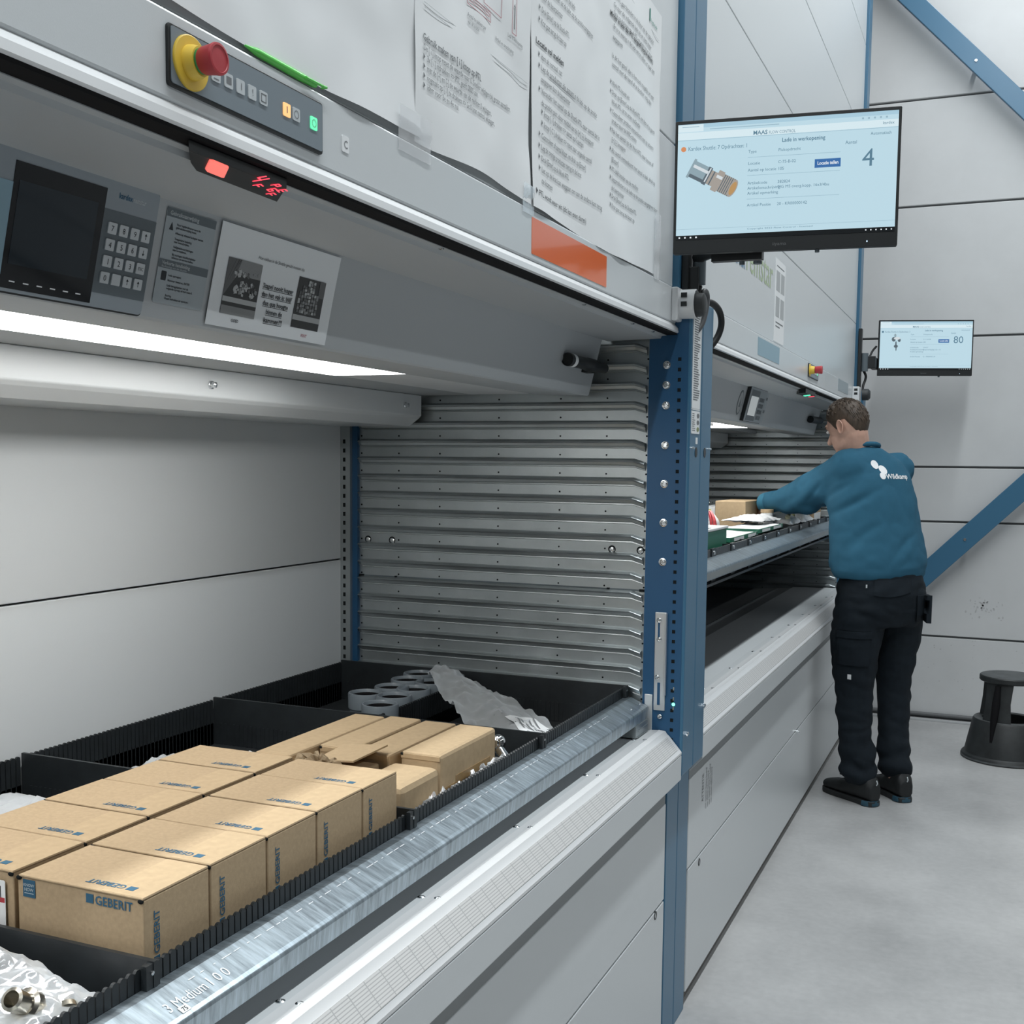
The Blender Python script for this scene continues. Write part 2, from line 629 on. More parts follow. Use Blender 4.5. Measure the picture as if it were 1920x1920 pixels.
def machine(label, Y0, Y1, near):
    t = thing('vertical_lift', label, 'storage machine', (-1.3, (Y0 + Y1) / 2, 0))
    ya, yb = Y0, Y1          # clear bay between the uprights
    yw = yb + 0.012          # plane of the ribbed wall
    # ---- lower front
    MB().prism([(-0.760, 0.0), (-0.746, 0.0), (-0.746, 0.062), (-0.760, 0.062)], ya, yb).build('plinth', mat('plinth_grey', (0.16, 0.155, 0.145), 0.7), t)
    door = MB().box(-0.748, -0.729, ya + 0.01, yb - 0.012, 0.042, 0.383).build('access_door', M_panel, t, bevel=0.002)
    fd = Frame((-0.729, 0, 0), (0, 1, 0), (0, 0, 1))
    for y, z in (((yb - 0.088, 0.374), (ya + 0.09, 0.374)) if near else ((ya + 0.133, 0.365), (yb - 0.1, 0.365))):
        m = MB()
        m.lathe([(0.0105, -0.002), (0.0105, 0.0012), (0.008, 0.0014), (0.0078, -0.001)], (-0.729, y, z), (1, 0, 0), 16)
        m.build('lock', M_black, door, smooth=30)
    MB().cyl((-0.729, 4.70 if not near else 1.05, 0.384), (-0.715, 4.70 if not near else 1.05, 0.384), 0.007, n=12).build('door_stud', M_steel, door, smooth=30)
    MB().box(-0.748, -0.729, ya + 0.002, yb - 0.012, 0.388, 0.632).build('lower_panel', M_panel, t, bevel=0.002)
    MB().box(-0.768, -0.749, ya + 0.002, yb - 0.012, 0.04, 0.80).build('panel_backing', M_dgrey, t)
    MB().box(-0.746, -0.7305, ya + 0.002, yb - 0.014, 0.633, 0.662).build('dark_seam', mat('seam_grey', (0.20, 0.215, 0.22), 0.5), t)
    ye = yb - 0.004
    MB().prism([(-0.731, 0.655), (-0.6945, 0.695), (-0.6945, 0.7555), (-0.731, 0.7555)], ya, ye).build('overhang_board', M_panel, t, bevel=0.0012)
    MB().prism([(-0.6945, 0.758), (-0.6945, 0.7635), (-0.7005, 0.7708), (-0.7275, 0.8015), (-0.7320, 0.8050), (-0.7375, 0.8125), (-0.7500, 0.8128),
                (-0.7525, 0.8136), (-0.7548, 0.8128), (-0.7755, 0.8110), (-0.7755, 0.800), (-0.7400, 0.793), (-0.7150, 0.758)], ya, ye).build('sill_trim', M_white, t, smooth=25)
    MB().prism([(-0.7006, 0.7712), (-0.7000, 0.7722), (-0.7268, 0.8027), (-0.7278, 0.8020)], ya, ye - 0.02).build('lens_strip', M_grip, t)
    ledge = MB().prism([(-0.7760, 0.8095), (-0.7760, 0.80), (-0.868, 0.80), (-0.868, 0.8080), (-0.80, 0.8080)], ya, ye).build('inner_ledge', M_panel, t)
    fs = Frame((-0.77, 0, 0.8115), (0, 1, 0), (-1, 0, 0.05))
    ys = [1.133, 1.504, 1.875, 2.256, 2.60, 0.76, 0.39, 0.02] if near else [3.30, 3.67, 4.04, 4.41, 4.78, 5.15, 5.52, 5.9]
    for y in ys:
        for x in (-0.7560, -0.7845):
            m = MB()
            m.lathe([(0.0062, 0), (0.0062, 0.0012), (0.0035, 0.0026), (0.0032, 0.0012)], (x, y, 0.8112 if x > -0.77 else 0.8085), (0, 0, 1), 12)
            m.build('screw', M_steel, t, smooth=40)
    MB().prism([(-0.869, 0.806), (-0.869, 0.795), (-1.03, 0.790), (-1.03, 0.802)], ya, ye).build('shaded_apron', mat('apron_shade_grey', (0.33, 0.345, 0.355), 0.4), t)  # ledge continues here, its weaker light under the tray put into the grey
    MB().prism([(-1.031, 0.797), (-1.031, 0.785), (-1.64, 0.74), (-1.64, 0.752)], ya, ye).build('pit_cover', mat('pit_shade_grey', (0.16, 0.168, 0.175), 0.5), t)  # darker grey paints the shadow deeper under the tray
    MB().box(-1.112, -1.108, ya, ye, 0.79, 0.799).build('apron_edge', M_steel, t)
    # ---- upper front
    yf = yb + 0.053 if near else yb + 0.02
    y_lo = ya if near else ya + 0.002
    MB().box(-0.751, XF, y_lo, yf, 1.8065, 1.8895).build('fascia', M_panel, t, bevel=0.003)
    MB().prism([(-0.742, 1.8065), (-0.7375, 1.8062), (-0.7285, 1.7955), (-0.7270, 1.7860), (-0.7300, 1.7838), (-0.742, 1.7838)], y_lo, yf).build('fascia_lip', M_white, t, smooth=30)
    MB().prism([(-0.7565, 1.7855), (-0.7305, 1.7838), (-0.7305, 1.7800), (-0.7565, 1.7800)], y_lo, yf - 0.01).build('gasket', M_rubber, t)
    zs = [1.8925, 2.224, 2.73, 3.197, 3.66, 4.13, 4.60, 5.05]
    for a, b in zip(zs[:-1], zs[1:]):
        MB().box(-0.762, -0.744, ya, yb - 0.004, a + 0.0015, b - 0.0015).build('front_panel', M_panel, t, bevel=0.002)
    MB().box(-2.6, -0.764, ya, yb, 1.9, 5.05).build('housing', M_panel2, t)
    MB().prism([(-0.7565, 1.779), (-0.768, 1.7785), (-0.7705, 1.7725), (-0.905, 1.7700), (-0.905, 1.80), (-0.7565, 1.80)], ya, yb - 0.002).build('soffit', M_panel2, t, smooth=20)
    for k in range(5):
        y = yb - 0.10 - k * (0.16 if k % 2 else 0.55)
        MB().lathe([(0.0045, 0), (0.0045, 0.001), (0.002, 0.0022)], (-0.762, y, 1.7787), (0, 0, -1), 10).build('soffit_screw', M_steel, t, smooth=40)
    # ---- console
    yc = yb - 0.045
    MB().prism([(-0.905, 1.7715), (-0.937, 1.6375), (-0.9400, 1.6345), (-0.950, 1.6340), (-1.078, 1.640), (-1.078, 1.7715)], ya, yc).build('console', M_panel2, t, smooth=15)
    ly0, ly1 = (ya + 0.1, 2.02) if near else (ya + 0.5, 5.35)
    if near:
        MB().box(-1.255, -1.079, ly0, ly1, 1.6425, 1.65).build('bay_light', M_led, t)
        MB().box(-1.255, -1.079, ly1 + 0.002, yc, 1.6425, 1.66).build('light_cover', M_white, t)
    else:
        for a, b in ((ly0, 4.62), (4.70, ly1)):
            MB().box(-1.255, -1.079, a, b, 1.6425, 1.65).build('bay_light', M_led, t)
        MB().box(-1.20, -1.10, 4.63, 4.69, 1.63, 1.65).build('light_holder', M_black, t)
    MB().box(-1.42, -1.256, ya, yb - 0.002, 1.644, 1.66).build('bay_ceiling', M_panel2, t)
    MB().prism([(-1.41, 1.6435), (-1.41, 1.59), (-1.418, 1.582), (-1.445, 1.563), (-1.66, 1.563), (-1.66, 1.6435)], ya, yb - 0.022).build('rear_beam', M_panel, t, bevel=0.002)
    for y in ((1.818, 0.9, 2.60) if near else (4.0, 5.0)):
        MB().lathe([(0.009, 0), (0.009, 0.003), (0.006, 0.004), (0.006, 0.012), (0.004, 0.013)], (-1.41, y, 1.613), (1, 0, 0), 6).build('beam_bolt', M_steel, t, smooth=40)
    MB().box(-1.685, -1.665, ya, yb - 0.004, 0.70, 1.1975).build('back_panel', M_panel, t, bevel=0.002)
    MB().box(-1.685, -1.665, ya, yb - 0.004, 1.2015, 1.575).build('back_panel', M_panel, t, bevel=0.002)
    MB().box(-2.6, -1.70, ya, yb, 0.0, 1.66).build('shaft', M_dgrey, t)
    # ---- ribbed end wall (facing the camera) and plain far one
    wall = MB().box(-1.665, -0.80, yw, yw + 0.012, 0.60, 1.80).build('end_wall', M_galv, t)
    z = 1.7557
    i = 0
    while z > 0.62:
        m = MB()
        prof = [(yw + 0.001, z + 0.0085), (yw - 0.009, z + 0.0075), (yw - 0.0165, z + 0.0050), (yw - 0.0180, z + 0.0030), (yw - 0.0165, z + 0.0005), (yw - 0.0105, z - 0.0010), (yw - 0.0085, z - 0.0080), (yw - 0.0045, z - 0.0100), (yw - 0.0050, z - 0.0125), (yw + 0.001, z - 0.0140)]
        n = len(prof)
        secs = [(-1.622, 0.55, 0), (-1.606, 1, 0), (-0.835, 1, 0), (-0.822, 1, -0.004), (-0.806, 0.95, -0.009)]
        vs, fs = [], []
        for x, sc, dz in secs:
            for y_, z_ in prof:
                vs.append((x, yw + (y_ - yw) * sc, z + (z_ - z) * sc + dz))
        for k in range(len(secs) - 1):
            for q in range(n):
                r = (q + 1) % n
                fs.append((k * n + q, k * n + r, (k + 1) * n + r, (k + 1) * n + q))
        fs += [tuple(range(n)), tuple(range((len(secs) - 1) * n, len(secs) * n))]
        m.add(vs, fs).build('support_rib', M_galv, wall)
        z -= 0.0468
        i += 1
    fwl = Frame((0, yw, 0), (1, 0, 0), (0, 0, 1))
    m = MB()
    z = 1.7557 - 0.0
    while z > 0.62:
        for x in (-1.611, -1.4956, -1.3719, -1.2017, -1.0312, -0.9076, -0.7925 - 0.012):
            m.disc(fwl, x, z - 0.0468 + 0.0165, 0.0024, 0.0003, 0.0008, 8)
        z -= 0.0468
    m.build('pin_holes', M_dark, wall, kind='stuff')
    for x in (-1.591, -1.516, -0.889, -0.815):
        m = MB()
        m.disc(fwl, x, 1.2563, 0.0098, 0.0003, 0.0008, 18)
        m.build('bolt_hole', M_dark, wall)
        m = MB()
        m.lathe([(0.0072, 0.0009), (0.0072, 0.003), (0.004, 0.0045), (0.002, 0.0045)], (x + 0.0012, yw, 1.2555), (0, -1, 0), 14)
        m.build('wall_bolt', M_steel, wall, smooth=40)
    m = MB()
    m.box(-1.62, -0.795, yw - 0.0015, yw + 0.001, 1.154, 1.1585)
    m.build('wall_seam', M_dgrey, wall)
    m = MB()
    for a, b in ((-1.622, -1.603), (-1.5065, -1.500), (-0.900, -0.893), (-0.815, -0.790)):
        m.box(a, b, yw - 0.004, yw, 1.153, 1.1595)
    m.build('seam_slot', M_dark, wall)
    st = MB().box(-1.671, -1.634, yw - 0.024, yw - 0.0, 0.62, 1.565).build('perforated_strip', M_galv, t)
    m = MB()
    z = 1.5225
    while z > 0.64:
        m.box(-1.6560, -1.6485, yw - 0.0246, yw - 0.02, z - 0.0055, z + 0.0055)
        z -= 0.0247
    m.build('strip_slots', M_dark, st, kind='stuff')
    MB().box(-1.634, -1.618, yw - 0.012, yw + 0.001, 0.62, 1.57).build('rear_upright', M_bluedeep, t)
    MB().box(-1.665, -0.80, ya - 0.014, ya - 0.002, 0.60, 1.80).build('end_wall', M_galv, t)
    return t


def upright(t, y0, y1, inner, with_front_text):
    """blue corner post from floor to roof of the machine and its front cover; inner = side that shows holes"""
    MB().box(-0.80, -0.730, y0, y1, 0.0, 5.05).build('upright', M_blue, t, bevel=0.002)
    cov = MB().box(-0.799, -0.694, y0 - 0.002, y1 + 0.001, 0.700, 1.869).build('post_cover', M_blue, t, bevel=0.004)
    return cov


near = machine('near grey storage lift, its open bay full of cardboard boxes', -0.65, 2.715, True)
far = machine('far grey storage lift, the worker reaching into its open bay', 2.934, 6.39, False)
covN = upright(near, 2.717, 2.822, 1, True)
covF = upright(far, 2.826, 2.932, -1, False)
upright(near, -0.76, -0.655, -1, False)
upright(far, 6.40, 6.51, 1, False)
# near cover flank, its shade painted as a deeper blue sheet; bolts, slots, bracket
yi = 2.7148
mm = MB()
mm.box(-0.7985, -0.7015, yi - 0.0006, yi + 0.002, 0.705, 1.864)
mm.build('shaded_cover_flank', M_bluedeep, near)
for z in (1.709, 1.661, 1.612, 1.516, 1.422, 1.327, 1.231):
    m = MB()
    m.lathe([(0.0098, 0), (0.0098, 0.0012), (0.0072, 0.0016), (0.0070, 0.0050), (0.0050, 0.0064), (0.0036, 0.0064), (0.0036, 0.004)], (-0.754, yi - 0.0006, z), (0, -1, 0), 14)
    m.build('cover_bolt', M_steel, covN, smooth=35)
m = MB()
z = 1.722
k = 0
while z > 0.79:
    m.box(-0.7265, -0.7185, yi - 0.0012, yi, z - 0.0042, z + 0.0042)
    z -= 0.0245
m.build('cover_slots', M_dark, covN, kind='stuff')
br = MB().box(-0.7690, -0.7400, yi - 0.0050, yi - 0.0008, 0.862, 1.107)
br.box(-0.7420, -0.7380, yi - 0.014, yi - 0.0008, 0.90, 1.106)
br = br.build('slotted_bracket', mat('satin_steel', (0.62, 0.64, 0.65), 0.35, metal=0.6), near, bevel=0.002)
m = MB()
m.box(-0.7595, -0.7525, yi - 0.0056, yi - 0.004, 0.876, 0.932)
m.box(-0.7610, -0.7560, yi - 0.0056, yi - 0.004, 1.040, 1.085)
m.build('bracket_slot', M_bluedeep, br)
for x, z in ((-0.758, 1.087), (-0.757, 1.040), (-0.760, 0.945), (-0.752, 0.848)):
    m = MB()
    m.lathe([(0.0062, 0), (0.0062, 0.003), (0.004, 0.0048), (0.0025, 0.0045)], (x, yi - 0.005, z), (0, -1, 0), 12)
    m.build('bracket_screw', M_steel, br, smooth=40)
MB().box(-0.792, -0.772, yi - 0.004, yi, 0.80, 0.90).build('flank_angle', mat('satin_steel', (0, 0, 0)), near, bevel=0.001)
ledp = MB()
ledp.box(-0.7205, -0.7175, yi - 0.0016, yi - 0.0003, 0.866, 0.874)
ledp.box(-0.7205, -0.7175, yi - 0.0016, yi - 0.0003, 0.890, 0.898)
ledp.box(-0.7205, -0.7175, yi - 0.0016, yi - 0.0003, 0.915, 0.923)
ledp.build('sensor_edge', M_brass, covN)
MB().ell((-0.719, yi - 0.001, 0.880), 0.0042, 0.002, 0.0042).build('green_led', mat('green_led', (0.1, 0.8, 0.4), 0.4, emit=(0.2, 1.0, 0.55), estr=2.5), covN, smooth=60)
# fronts of both covers: information strip, ovals, screws
ff = Frame((-0.694, 0, 0), (0, 1, 0), (0, 0, 1))
lab = MB().rbox(ff, 2.7255, 2.8050, 1.606, 1.862, 0, 0.0012).build('warning_strip', M_paper, covN)
m = MB()
random.seed(11)
v = 1.850
while v > 1.625:
    L = random.uniform(0.55, 1.0)
    m.fbox(ff, 2.735, 2.735 + 0.060 * L, v, v + 0.0028, 0.0012, 0.0015)
    v -= 0.0056
m.build('small_print', M_inkgrey, covN, kind='stuff')
lab2 = MB().rbox(ff, 2.7255, 2.8050, 1.545, 1.600, 0, 0.0012)
lab2.rbox(ff, 2.7255, 2.8050, 1.602, 1.6055, 0, 0.0012)
lab2.build('icon_strip', M_paper, covN)
for k, c in enumerate((M_inkgrey, M_inkgrey, mat('olive_print', (0.22, 0.26, 0.12), 0.6))):
    MB().disc(ff, 2.787, 1.589 - k * 0.0165, 0.012, 0.0012, 0.0016, 16, 0.0058).build('icon', c, covN)
m = MB()
for k in range(9):
    m.fbox(ff, 2.732, 2.732 + random.uniform(0.015, 0.03), 1.592 - k * 0.005, 1.5938 - k * 0.005, 0.0012, 0.0015)
m.build('icon_text', M_inkgrey, covN, kind='stuff')
MB().rbox(ff, 2.772, 2.790, 1.520, 1.536, 0, 0.001).build('small_label', M_paper, covN)
for cv, y in ((covN, 2.779), (covF, 2.868)):
    MB().disc(ff, y, 1.500, 0.0115, 0.0002, 0.0012, 20, 0.0125).build('cable_plug', mat('plug_grey', (0.03, 0.035, 0.04), 0.5), cv)
    yy = y - 0.042 if cv is covN else y + 0.045
    m = MB()
    for dy in (-0.004, 0.004):
        m.cyl((-0.694, yy + dy, 1.510), (-0.688, yy + dy, 1.510), 0.0028, n=8)
    m.build('cover_screw', M_steel, cv, smooth=40)
for cv, y, z in ((covN, 2.745, 0.80), (covF, 2.92, 0.838)):
    m = MB()
    m.cyl((-0.694, y - 0.005, z), (-0.688, y - 0.005, z), 0.004, n=8)
    m.cyl((-0.694, y + 0.005, z + 0.002), (-0.688, y + 0.005, z + 0.002), 0.004, n=8)
    m.build('cover_screw', M_steel, cv, smooth=40)

# ---------------------------------------------------------------- fascia fittings, near machine
FA = Frame((XF, 0, 1.80), (0, 1, 0), (0, 0, 1))
panel = MB()
panel.rbox(FA, 0.8862, 1.1515, 0.0190, 0.0765, 0, 0.0035, 0.004)
panel = panel.build('control_panel', M_black, near, bevel=0.0008)
MB().rbox(FA, 0.8895, 1.1490, 0.0222, 0.0742, 0.0035, 0.0045, 0.003).build('panel_face', M_ctrl, panel)
ey, ez = 0.9165, 0.0475
ring = MB()
ring.lathe([(0.0255, 0.0), (0.0255, 0.002), (0.0245, 0.0026), (0.0165, 0.0026)], FA.p(ey, ez, 0.0045), FA.n, 36)
ring.build('stop_ring', M_yellow, panel, smooth=30)
MB().lathe([(0.0165, 0.0), (0.0160, 0.004), (0.0142, 0.009), (0.0138, 0.011)], FA.p(ey, ez, 0.007), FA.n, 32).build('stop_collar', M_yellow, panel, smooth=30)
MB().lathe([(0.0120, 0.0), (0.0120, 0.004)], FA.p(ey, ez, 0.0175), FA.n, 28).build('stop_neck', M_green, panel, smooth=30)
MB().lathe([(0.0120, 0.0), (0.0128, 0.0015), (0.0140, 0.012), (0.0150, 0.0165), (0.0144, 0.0185), (0.0124, 0.0188), (0.0119, 0.0180), (0.0055, 0.0180), (0.0, 0.0182)], FA.p(ey, ez, 0.0205), FA.n, 36).build('stop_button', M_red, panel, smooth=28)
M_lit_o = mat('lit_orange_key', (0.9, 0.5, 0.2), 0.4, emit=(1.0, 0.55, 0.22), estr=0.75)
M_lit_g = mat('lit_green_key', (0.2, 0.9, 0.5), 0.4, emit=(0.12, 0.85, 0.42), estr=0.7)
for y, mm_ in ((0.9548, M_key), (0.975, M_key), (0.9945, M_key), (1.0143, M_key), (1.0341, M_key), (1.0770, M_lit_o), (1.0950, M_key), (1.1300, M_lit_g)):
    k = MB().rbox(FA, y - 0.0068, y + 0.0068, 0.0487 - 0.0070, 0.0487 + 0.0070, 0.0045, 0.0056, 0.0016)
    k.build('panel_key', mm_, panel, label='lit orange key' if mm_ is M_lit_o else ('lit green key' if mm_ is M_lit_g else None))
ic = MB()
ic.fbox(FA, 0.9710, 0.9790, 0.0455, 0.0525, 0.0056, 0.0059)
ic.text(FA, 0.9945, 0.0455, '1', 0.010, 0.0059, align='C')
ic.text(FA, 1.0143, 0.0455, '!', 0.010, 0.0059, align='C')
ic.fbox(FA, 1.0298, 1.0306, 0.0445, 0.0530, 0.0056, 0.0059)
ic.fbox(FA, 1.0376, 1.0384, 0.0445, 0.0530, 0.0056, 0.0059)
ic.fbox(FA, 1.0298, 1.0384, 0.0445, 0.0453, 0.0056, 0.0059)
ic.fbox(FA, 1.0298, 1.0384, 0.0522, 0.0530, 0.0056, 0.0059)
ic.fbox(FA, 0.9510, 0.9590, 0.0440, 0.0448, 0.0056, 0.0059)
ic.fbox(FA, 1.0764, 1.0776, 0.0455, 0.0525, 0.0056, 0.0059)
for yc_ in (1.0950, 1.1300):
    ic.add([FA.p(yc_ + r * math.cos(a), 0.0487 + r * math.sin(a), 0.0059) for r in (0.0036, 0.0044) for a in [2 * pi * q / 16 for q in range(16)]],
           [(q, (q + 1) % 16, 16 + (q + 1) % 16, 16 + q) for q in range(16)])
ic.build('key_symbols', M_inkgrey, panel, kind='stuff')
cl = MB().rbox(FA, 1.1975, 1.2130, 0.0358, 0.0547, 0, 0.001).build('letter_label', M_paper, near)
MB().text(FA, 1.2052, 0.0405, 'C', 0.013, 0.0013, align='C').build('lettering', M_inkgrey, cl, kind='stuff')
MB().rbox(FA, 1.795, 2.186, 0.0173, 0.0770, 0, 0.0008, 0.001).build('orange_label', M_orange, near)
# socket box at the right end of the fascia
sk = MB().box(XF, -0.720, 2.672, 2.762, 1.8100, 1.8880).build('socket_box', M_white, near, bevel=0.003)
m = MB()
m.lathe([(0.0345, 0), (0.0345, 0.036), (0.0325, 0.038), (0.0300, 0.032)], (-0.722, 2.715, 1.8515), (1, 0, 0), 32)
m.build('socket_housing', M_white, sk, smooth=30)
m = MB()
for z in (1.869, 1.848):
    m.box(-0.714, -0.700, 2.6790, 2.6830, z - 0.0055, z + 0.0055)
m.build('usb_port', M_black, sk)
MB().lathe([(0.027, 0.0), (0.028, 0.014), (0.026, 0.024), (0.020, 0.027), (0.0, 0.028)], (-0.690, 2.715, 1.849), (1, 0, 0), 24).build('power_plug', mat('plug_black', (0.03, 0.033, 0.035), 0.5), sk, smooth=30)

# ---------------------------------------------------------------- pick display under the lip
pk = MB()
pk.prism([(-0.738, 0.922), (-0.738, 1.088), (-0.750, 1.100), (-0.787, 1.1405), (-0.783, 0.990), (-0.768, 0.9625)], 1.7685, 1.7795, axis='z')
pk = pk.build('pick_display', M_black, near, bevel=0.001)
fp = Frame((-0.74, 0.95, 1.7682), (0, 1, 0), (1, 0, 0))   # seen from below; n points down
M_ledr = mat('red_display_light', (0.6, 0.05, 0.06), 0.4, emit=(1.0, 0.06, 0.10), estr=1.5)
M_lens = mat('red_button_lens', (0.8, 0.2, 0.15), 0.35, emit=(1.0, 0.17, 0.14), estr=0.95)
ln = MB().prism([(-0.7395, 0.9550), (-0.7370, 0.9600), (-0.7380, 0.9850), (-0.7670, 1.0160), (-0.7690, 1.0120), (-0.7680, 0.9880), (-0.7640, 0.9800)], 1.7655, 1.7690, axis='z')
ln.build('confirm_lens', M_lens, pk, bevel=0.0015)


def seg7(m, fr, u, v, w, h, segs, t=0.0016, sl=0.0):
    sg = {'a': ((0, h), (w, h)), 'b': ((w, h), (w, h / 2)), 'c': ((w, h / 2), (w, 0)), 'd': ((0, 0), (w, 0)), 'e': ((0, 0), (0, h / 2)), 'f': ((0, h / 2), (0, h)), 'g': ((0, h / 2), (w, h / 2))}
    for s_ in segs:
        (a, b), (c, d) = sg[s_]
        dx, dy = c - a, d - b
        L = math.hypot(dx, dy)
        px, py = -dy / L * t / 2, dx / L * t / 2
        pr = [(u + a + px + sl * b, v + b + py), (u + a - px + sl * b, v + b - py), (u + c - px + sl * d, v + d - py), (u + c + px + sl * d, v + d + py)]
        m.prism(pr, 0.0001, 0.0006, fr=fr)


fdg = Frame((-0.755, 1.040, 1.7684), (0.0, 1, 0), (1, 0, 0))
fdg2 = Frame((-0.7575, 1.034, 1.7684), (-0.30, 0.95, 0), (0.95, 0.30, 0))
dg = MB()
seg7(dg, fdg2, 0.000, 0.008, 0.010, 0.022, 'bcfg', 0.0024, -0.5)
for (u, v, sg) in ((0.028, 0.022, 'abefg'), (0.052, 0.022, 'adefg'), (0.028, 0.002, 'aefg'), (0.047, 0.012, 'acdefg'), (0.068, 0.004, 'aefg')):
    seg7(dg, fdg2, u, v, 0.0085, 0.0105, sg, 0.0017, -0.45)
dg.build('red_digits', M_ledr, pk, kind='stuff')

# ---------------------------------------------------------------- console face, near machine
_a, _b = Vector((-0.905, 0, 1.77)), Vector((-0.937, 0, 1.636))
CO = Frame(_b, (0, 1, 0), (_a - _b))
tm = MB().rbox(CO, 0.800, 1.0722, 0.0000, 0.1426, 0.0006, 0.006, 0.006).build('operator_terminal', M_black, near)
MB().rbox(CO, 0.802, 1.0712, 0.0020, 0.1408, 0.006, 0.0072, 0.0055).build('terminal_face', M_grey, tm)
scr = MB().fbox(CO, 0.864, 0.9885, 0.0055, 0.1298, 0.0072, 0.0078).build('display_glass', mat('dark_display_glass', (0.004, 0.005, 0.007), 0.06), tm)
MB().fbox(CO, 0.871, 0.9785, 0.0298, 0.1122, 0.0078, 0.0081).build('display', mat('display_off_blue', (0.012, 0.020, 0.028), 0.05), tm)
MB().fbox(CO, 0.9885, 1.0712, 0.0180, 0.1088, 0.0072, 0.0077).build('keypad_field', M_dgrey, tm)
MB().fbox(CO, 0.802, 0.864, 0.0180, 0.1088, 0.0072, 0.0077).build('keypad_field', M_bluegrey, tm)
kt = MB()
rows_ = ['789\u2191', '456\u2193', '123C', '0.+-']
for r in range(4):
    for c in range(4):
        u, v = 1.0035 + c * 0.01765, 0.0898 - r * 0.0180
        MB().rbox(CO, u - 0.0066, u + 0.0066, v - 0.0062, v + 0.0062, 0.0077, 0.0090, 0.0012).build('key', M_key, tm)
        if r < 3 and c < 3 or (r == 3 and c == 0):
            kt.text(CO, u, v - 0.0032, rows_[r][c], 0.0088, 0.0092, align='C')
        elif (r, c) == (2, 3):
            kt.text(CO, u, v - 0.002, 'ESC', 0.0052, 0.0092, align='C')
        elif (r, c) != (3, 1):
            up = -1 if r == 1 else 1
            kt.prism([(u - 0.0003, v - 0.003), (u + 0.0003, v - 0.003), (u + 0.0003, v + 0.003), (u - 0.0003, v + 0.003)], 0.0090, 0.0092, fr=CO)
            kt.prism([(u - 0.002, v + 0.0008 * up), (u + 0.002, v + 0.0008 * up), (u, v + 0.0035 * up)], 0.0090, 0.0092, fr=CO)
kt.build('key_legends', M_ink, tm, kind='stuff')
m = MB()
for i in range(6):
    u = 0.8792 + i * 0.01806
    m.fbox(CO, u - 0.0036, u + 0.0036, 0.0123, 0.0136, 0.0078, 0.0080)
m.build('display_marks', mat('pale_marks', (0.7, 0.72, 0.73), 0.5), tm, kind='stuff')
MB().text(CO, 1.0072, 0.1232, 'kardex', 0.0088, 0.0075, bold=True, fit=0.0215).build('lettering', M_print, tm, kind='stuff')
MB().text(CO, 1.0300, 0.1232, 'remstar', 0.0082, 0.0075, fit=0.020).build('lettering', M_key, tm, kind='stuff')
# instruction sticker
ins = MB().rbox(CO, 1.0935, 1.1836, 0.0200, 0.1315, 0.0002, 0.0010, 0.003).build('instruction_sticker', mat('sticker_grey', (0.34, 0.385, 0.41), 0.45), near)
for v0 in (0.1208, 0.0614):
    MB().fbox(CO, 1.0940, 1.1832, v0, v0 + 0.0102, 0.0010, 0.0013).build('title_bar', M_dgrey, ins)
m = MB()
m.text(CO, 1.0985, 0.1232, 'Gebruiksaanwijzing', 0.0068, 0.0016, bold=True, fit=0.052)
m.text(CO, 1.0985, 0.0658, 'Verkorte handleiding', 0.0058, 0.0016, bold=True, fit=0.050)
m.text(CO, 1.0985, 0.0624, 'Bediening van de shuttle', 0.0032, 0.0016, fit=0.045)
m.build('title_lettering', mat('sticker_pale', (0.45, 0.49, 0.51), 0.5), ins, kind='stuff')
m = MB()
lines = [(0.1125, 'Voor ingebruikname eerst de'), (0.1090, 'gebruiksaanwijzing lezen.'), (0.1025, 'Alleen bij stilstand ladingen nemen'), (0.0960, 'Toegestane belasting'), (0.0925, 'niet overschrijden.'),
         (0.0865, 'Veiligheidsvoorzieningen'), (0.0830, 'niet verwijderen.'), (0.0775, 'Bij storingen hoofdschakelaar'), (0.0740, 'uitzetten en service bellen.'),
         (0.0530, 'Lade oproepen:'), (0.0470, 'Nummer invoeren, ENTER'), (0.0410, 'Lade terugplaatsen met de'), (0.0375, 'volgende oproep of met toets 0.'), (0.0290, 'Storing:'), (0.0255, 'Reset indrukken en opnieuw.')]
for v, s_ in lines:
    m.text(CO, 1.1130, v, s_, 0.0036, 0.0014, bold=True, sx=1.02)
m.prism([(1.1010, 0.1060), (1.1080, 0.1060), (1.1045, 0.1150)], 0.0010, 0.0014, fr=CO)
m.rbox(CO, 1.1010, 1.1095, 0.0470, 0.0580, 0.0010, 0.0014, 0.0012)
m.build('lettering', M_ink, ins, kind='stuff')
# hand pointer / laser tube at the right end
lz = MB()
p0, p1 = Vector((-0.9086, 2.44, 1.7030)), Vector((-0.8883, 2.64, 1.6975))
ax = (p1 - p0)
lz.lathe([(0.0, 0.003), (0.0128, 0.003), (0.0135, 0.0), (0.0150, 0.0), (0.0150, 0.035), (0.0140, 0.038), (0.0140, 0.10), (0.0155, 0.104), (0.0155, 0.14), (0.012, 0.145), (0.012, 0.20), (0.0, 0.205)], p0, ax, 24)
lz = lz.build('laser_pointer', M_black, near, smooth=30)
MB().lathe([(0.0152, 0.014), (0.0152, 0.028)], p0, ax, 24).build('paper_band', M_paper, lz, smooth=30)
MB().box(-0.925, -0.905, 2.58, 2.62, 1.685, 1.705).build('pointer_clamp', M_black, lz)

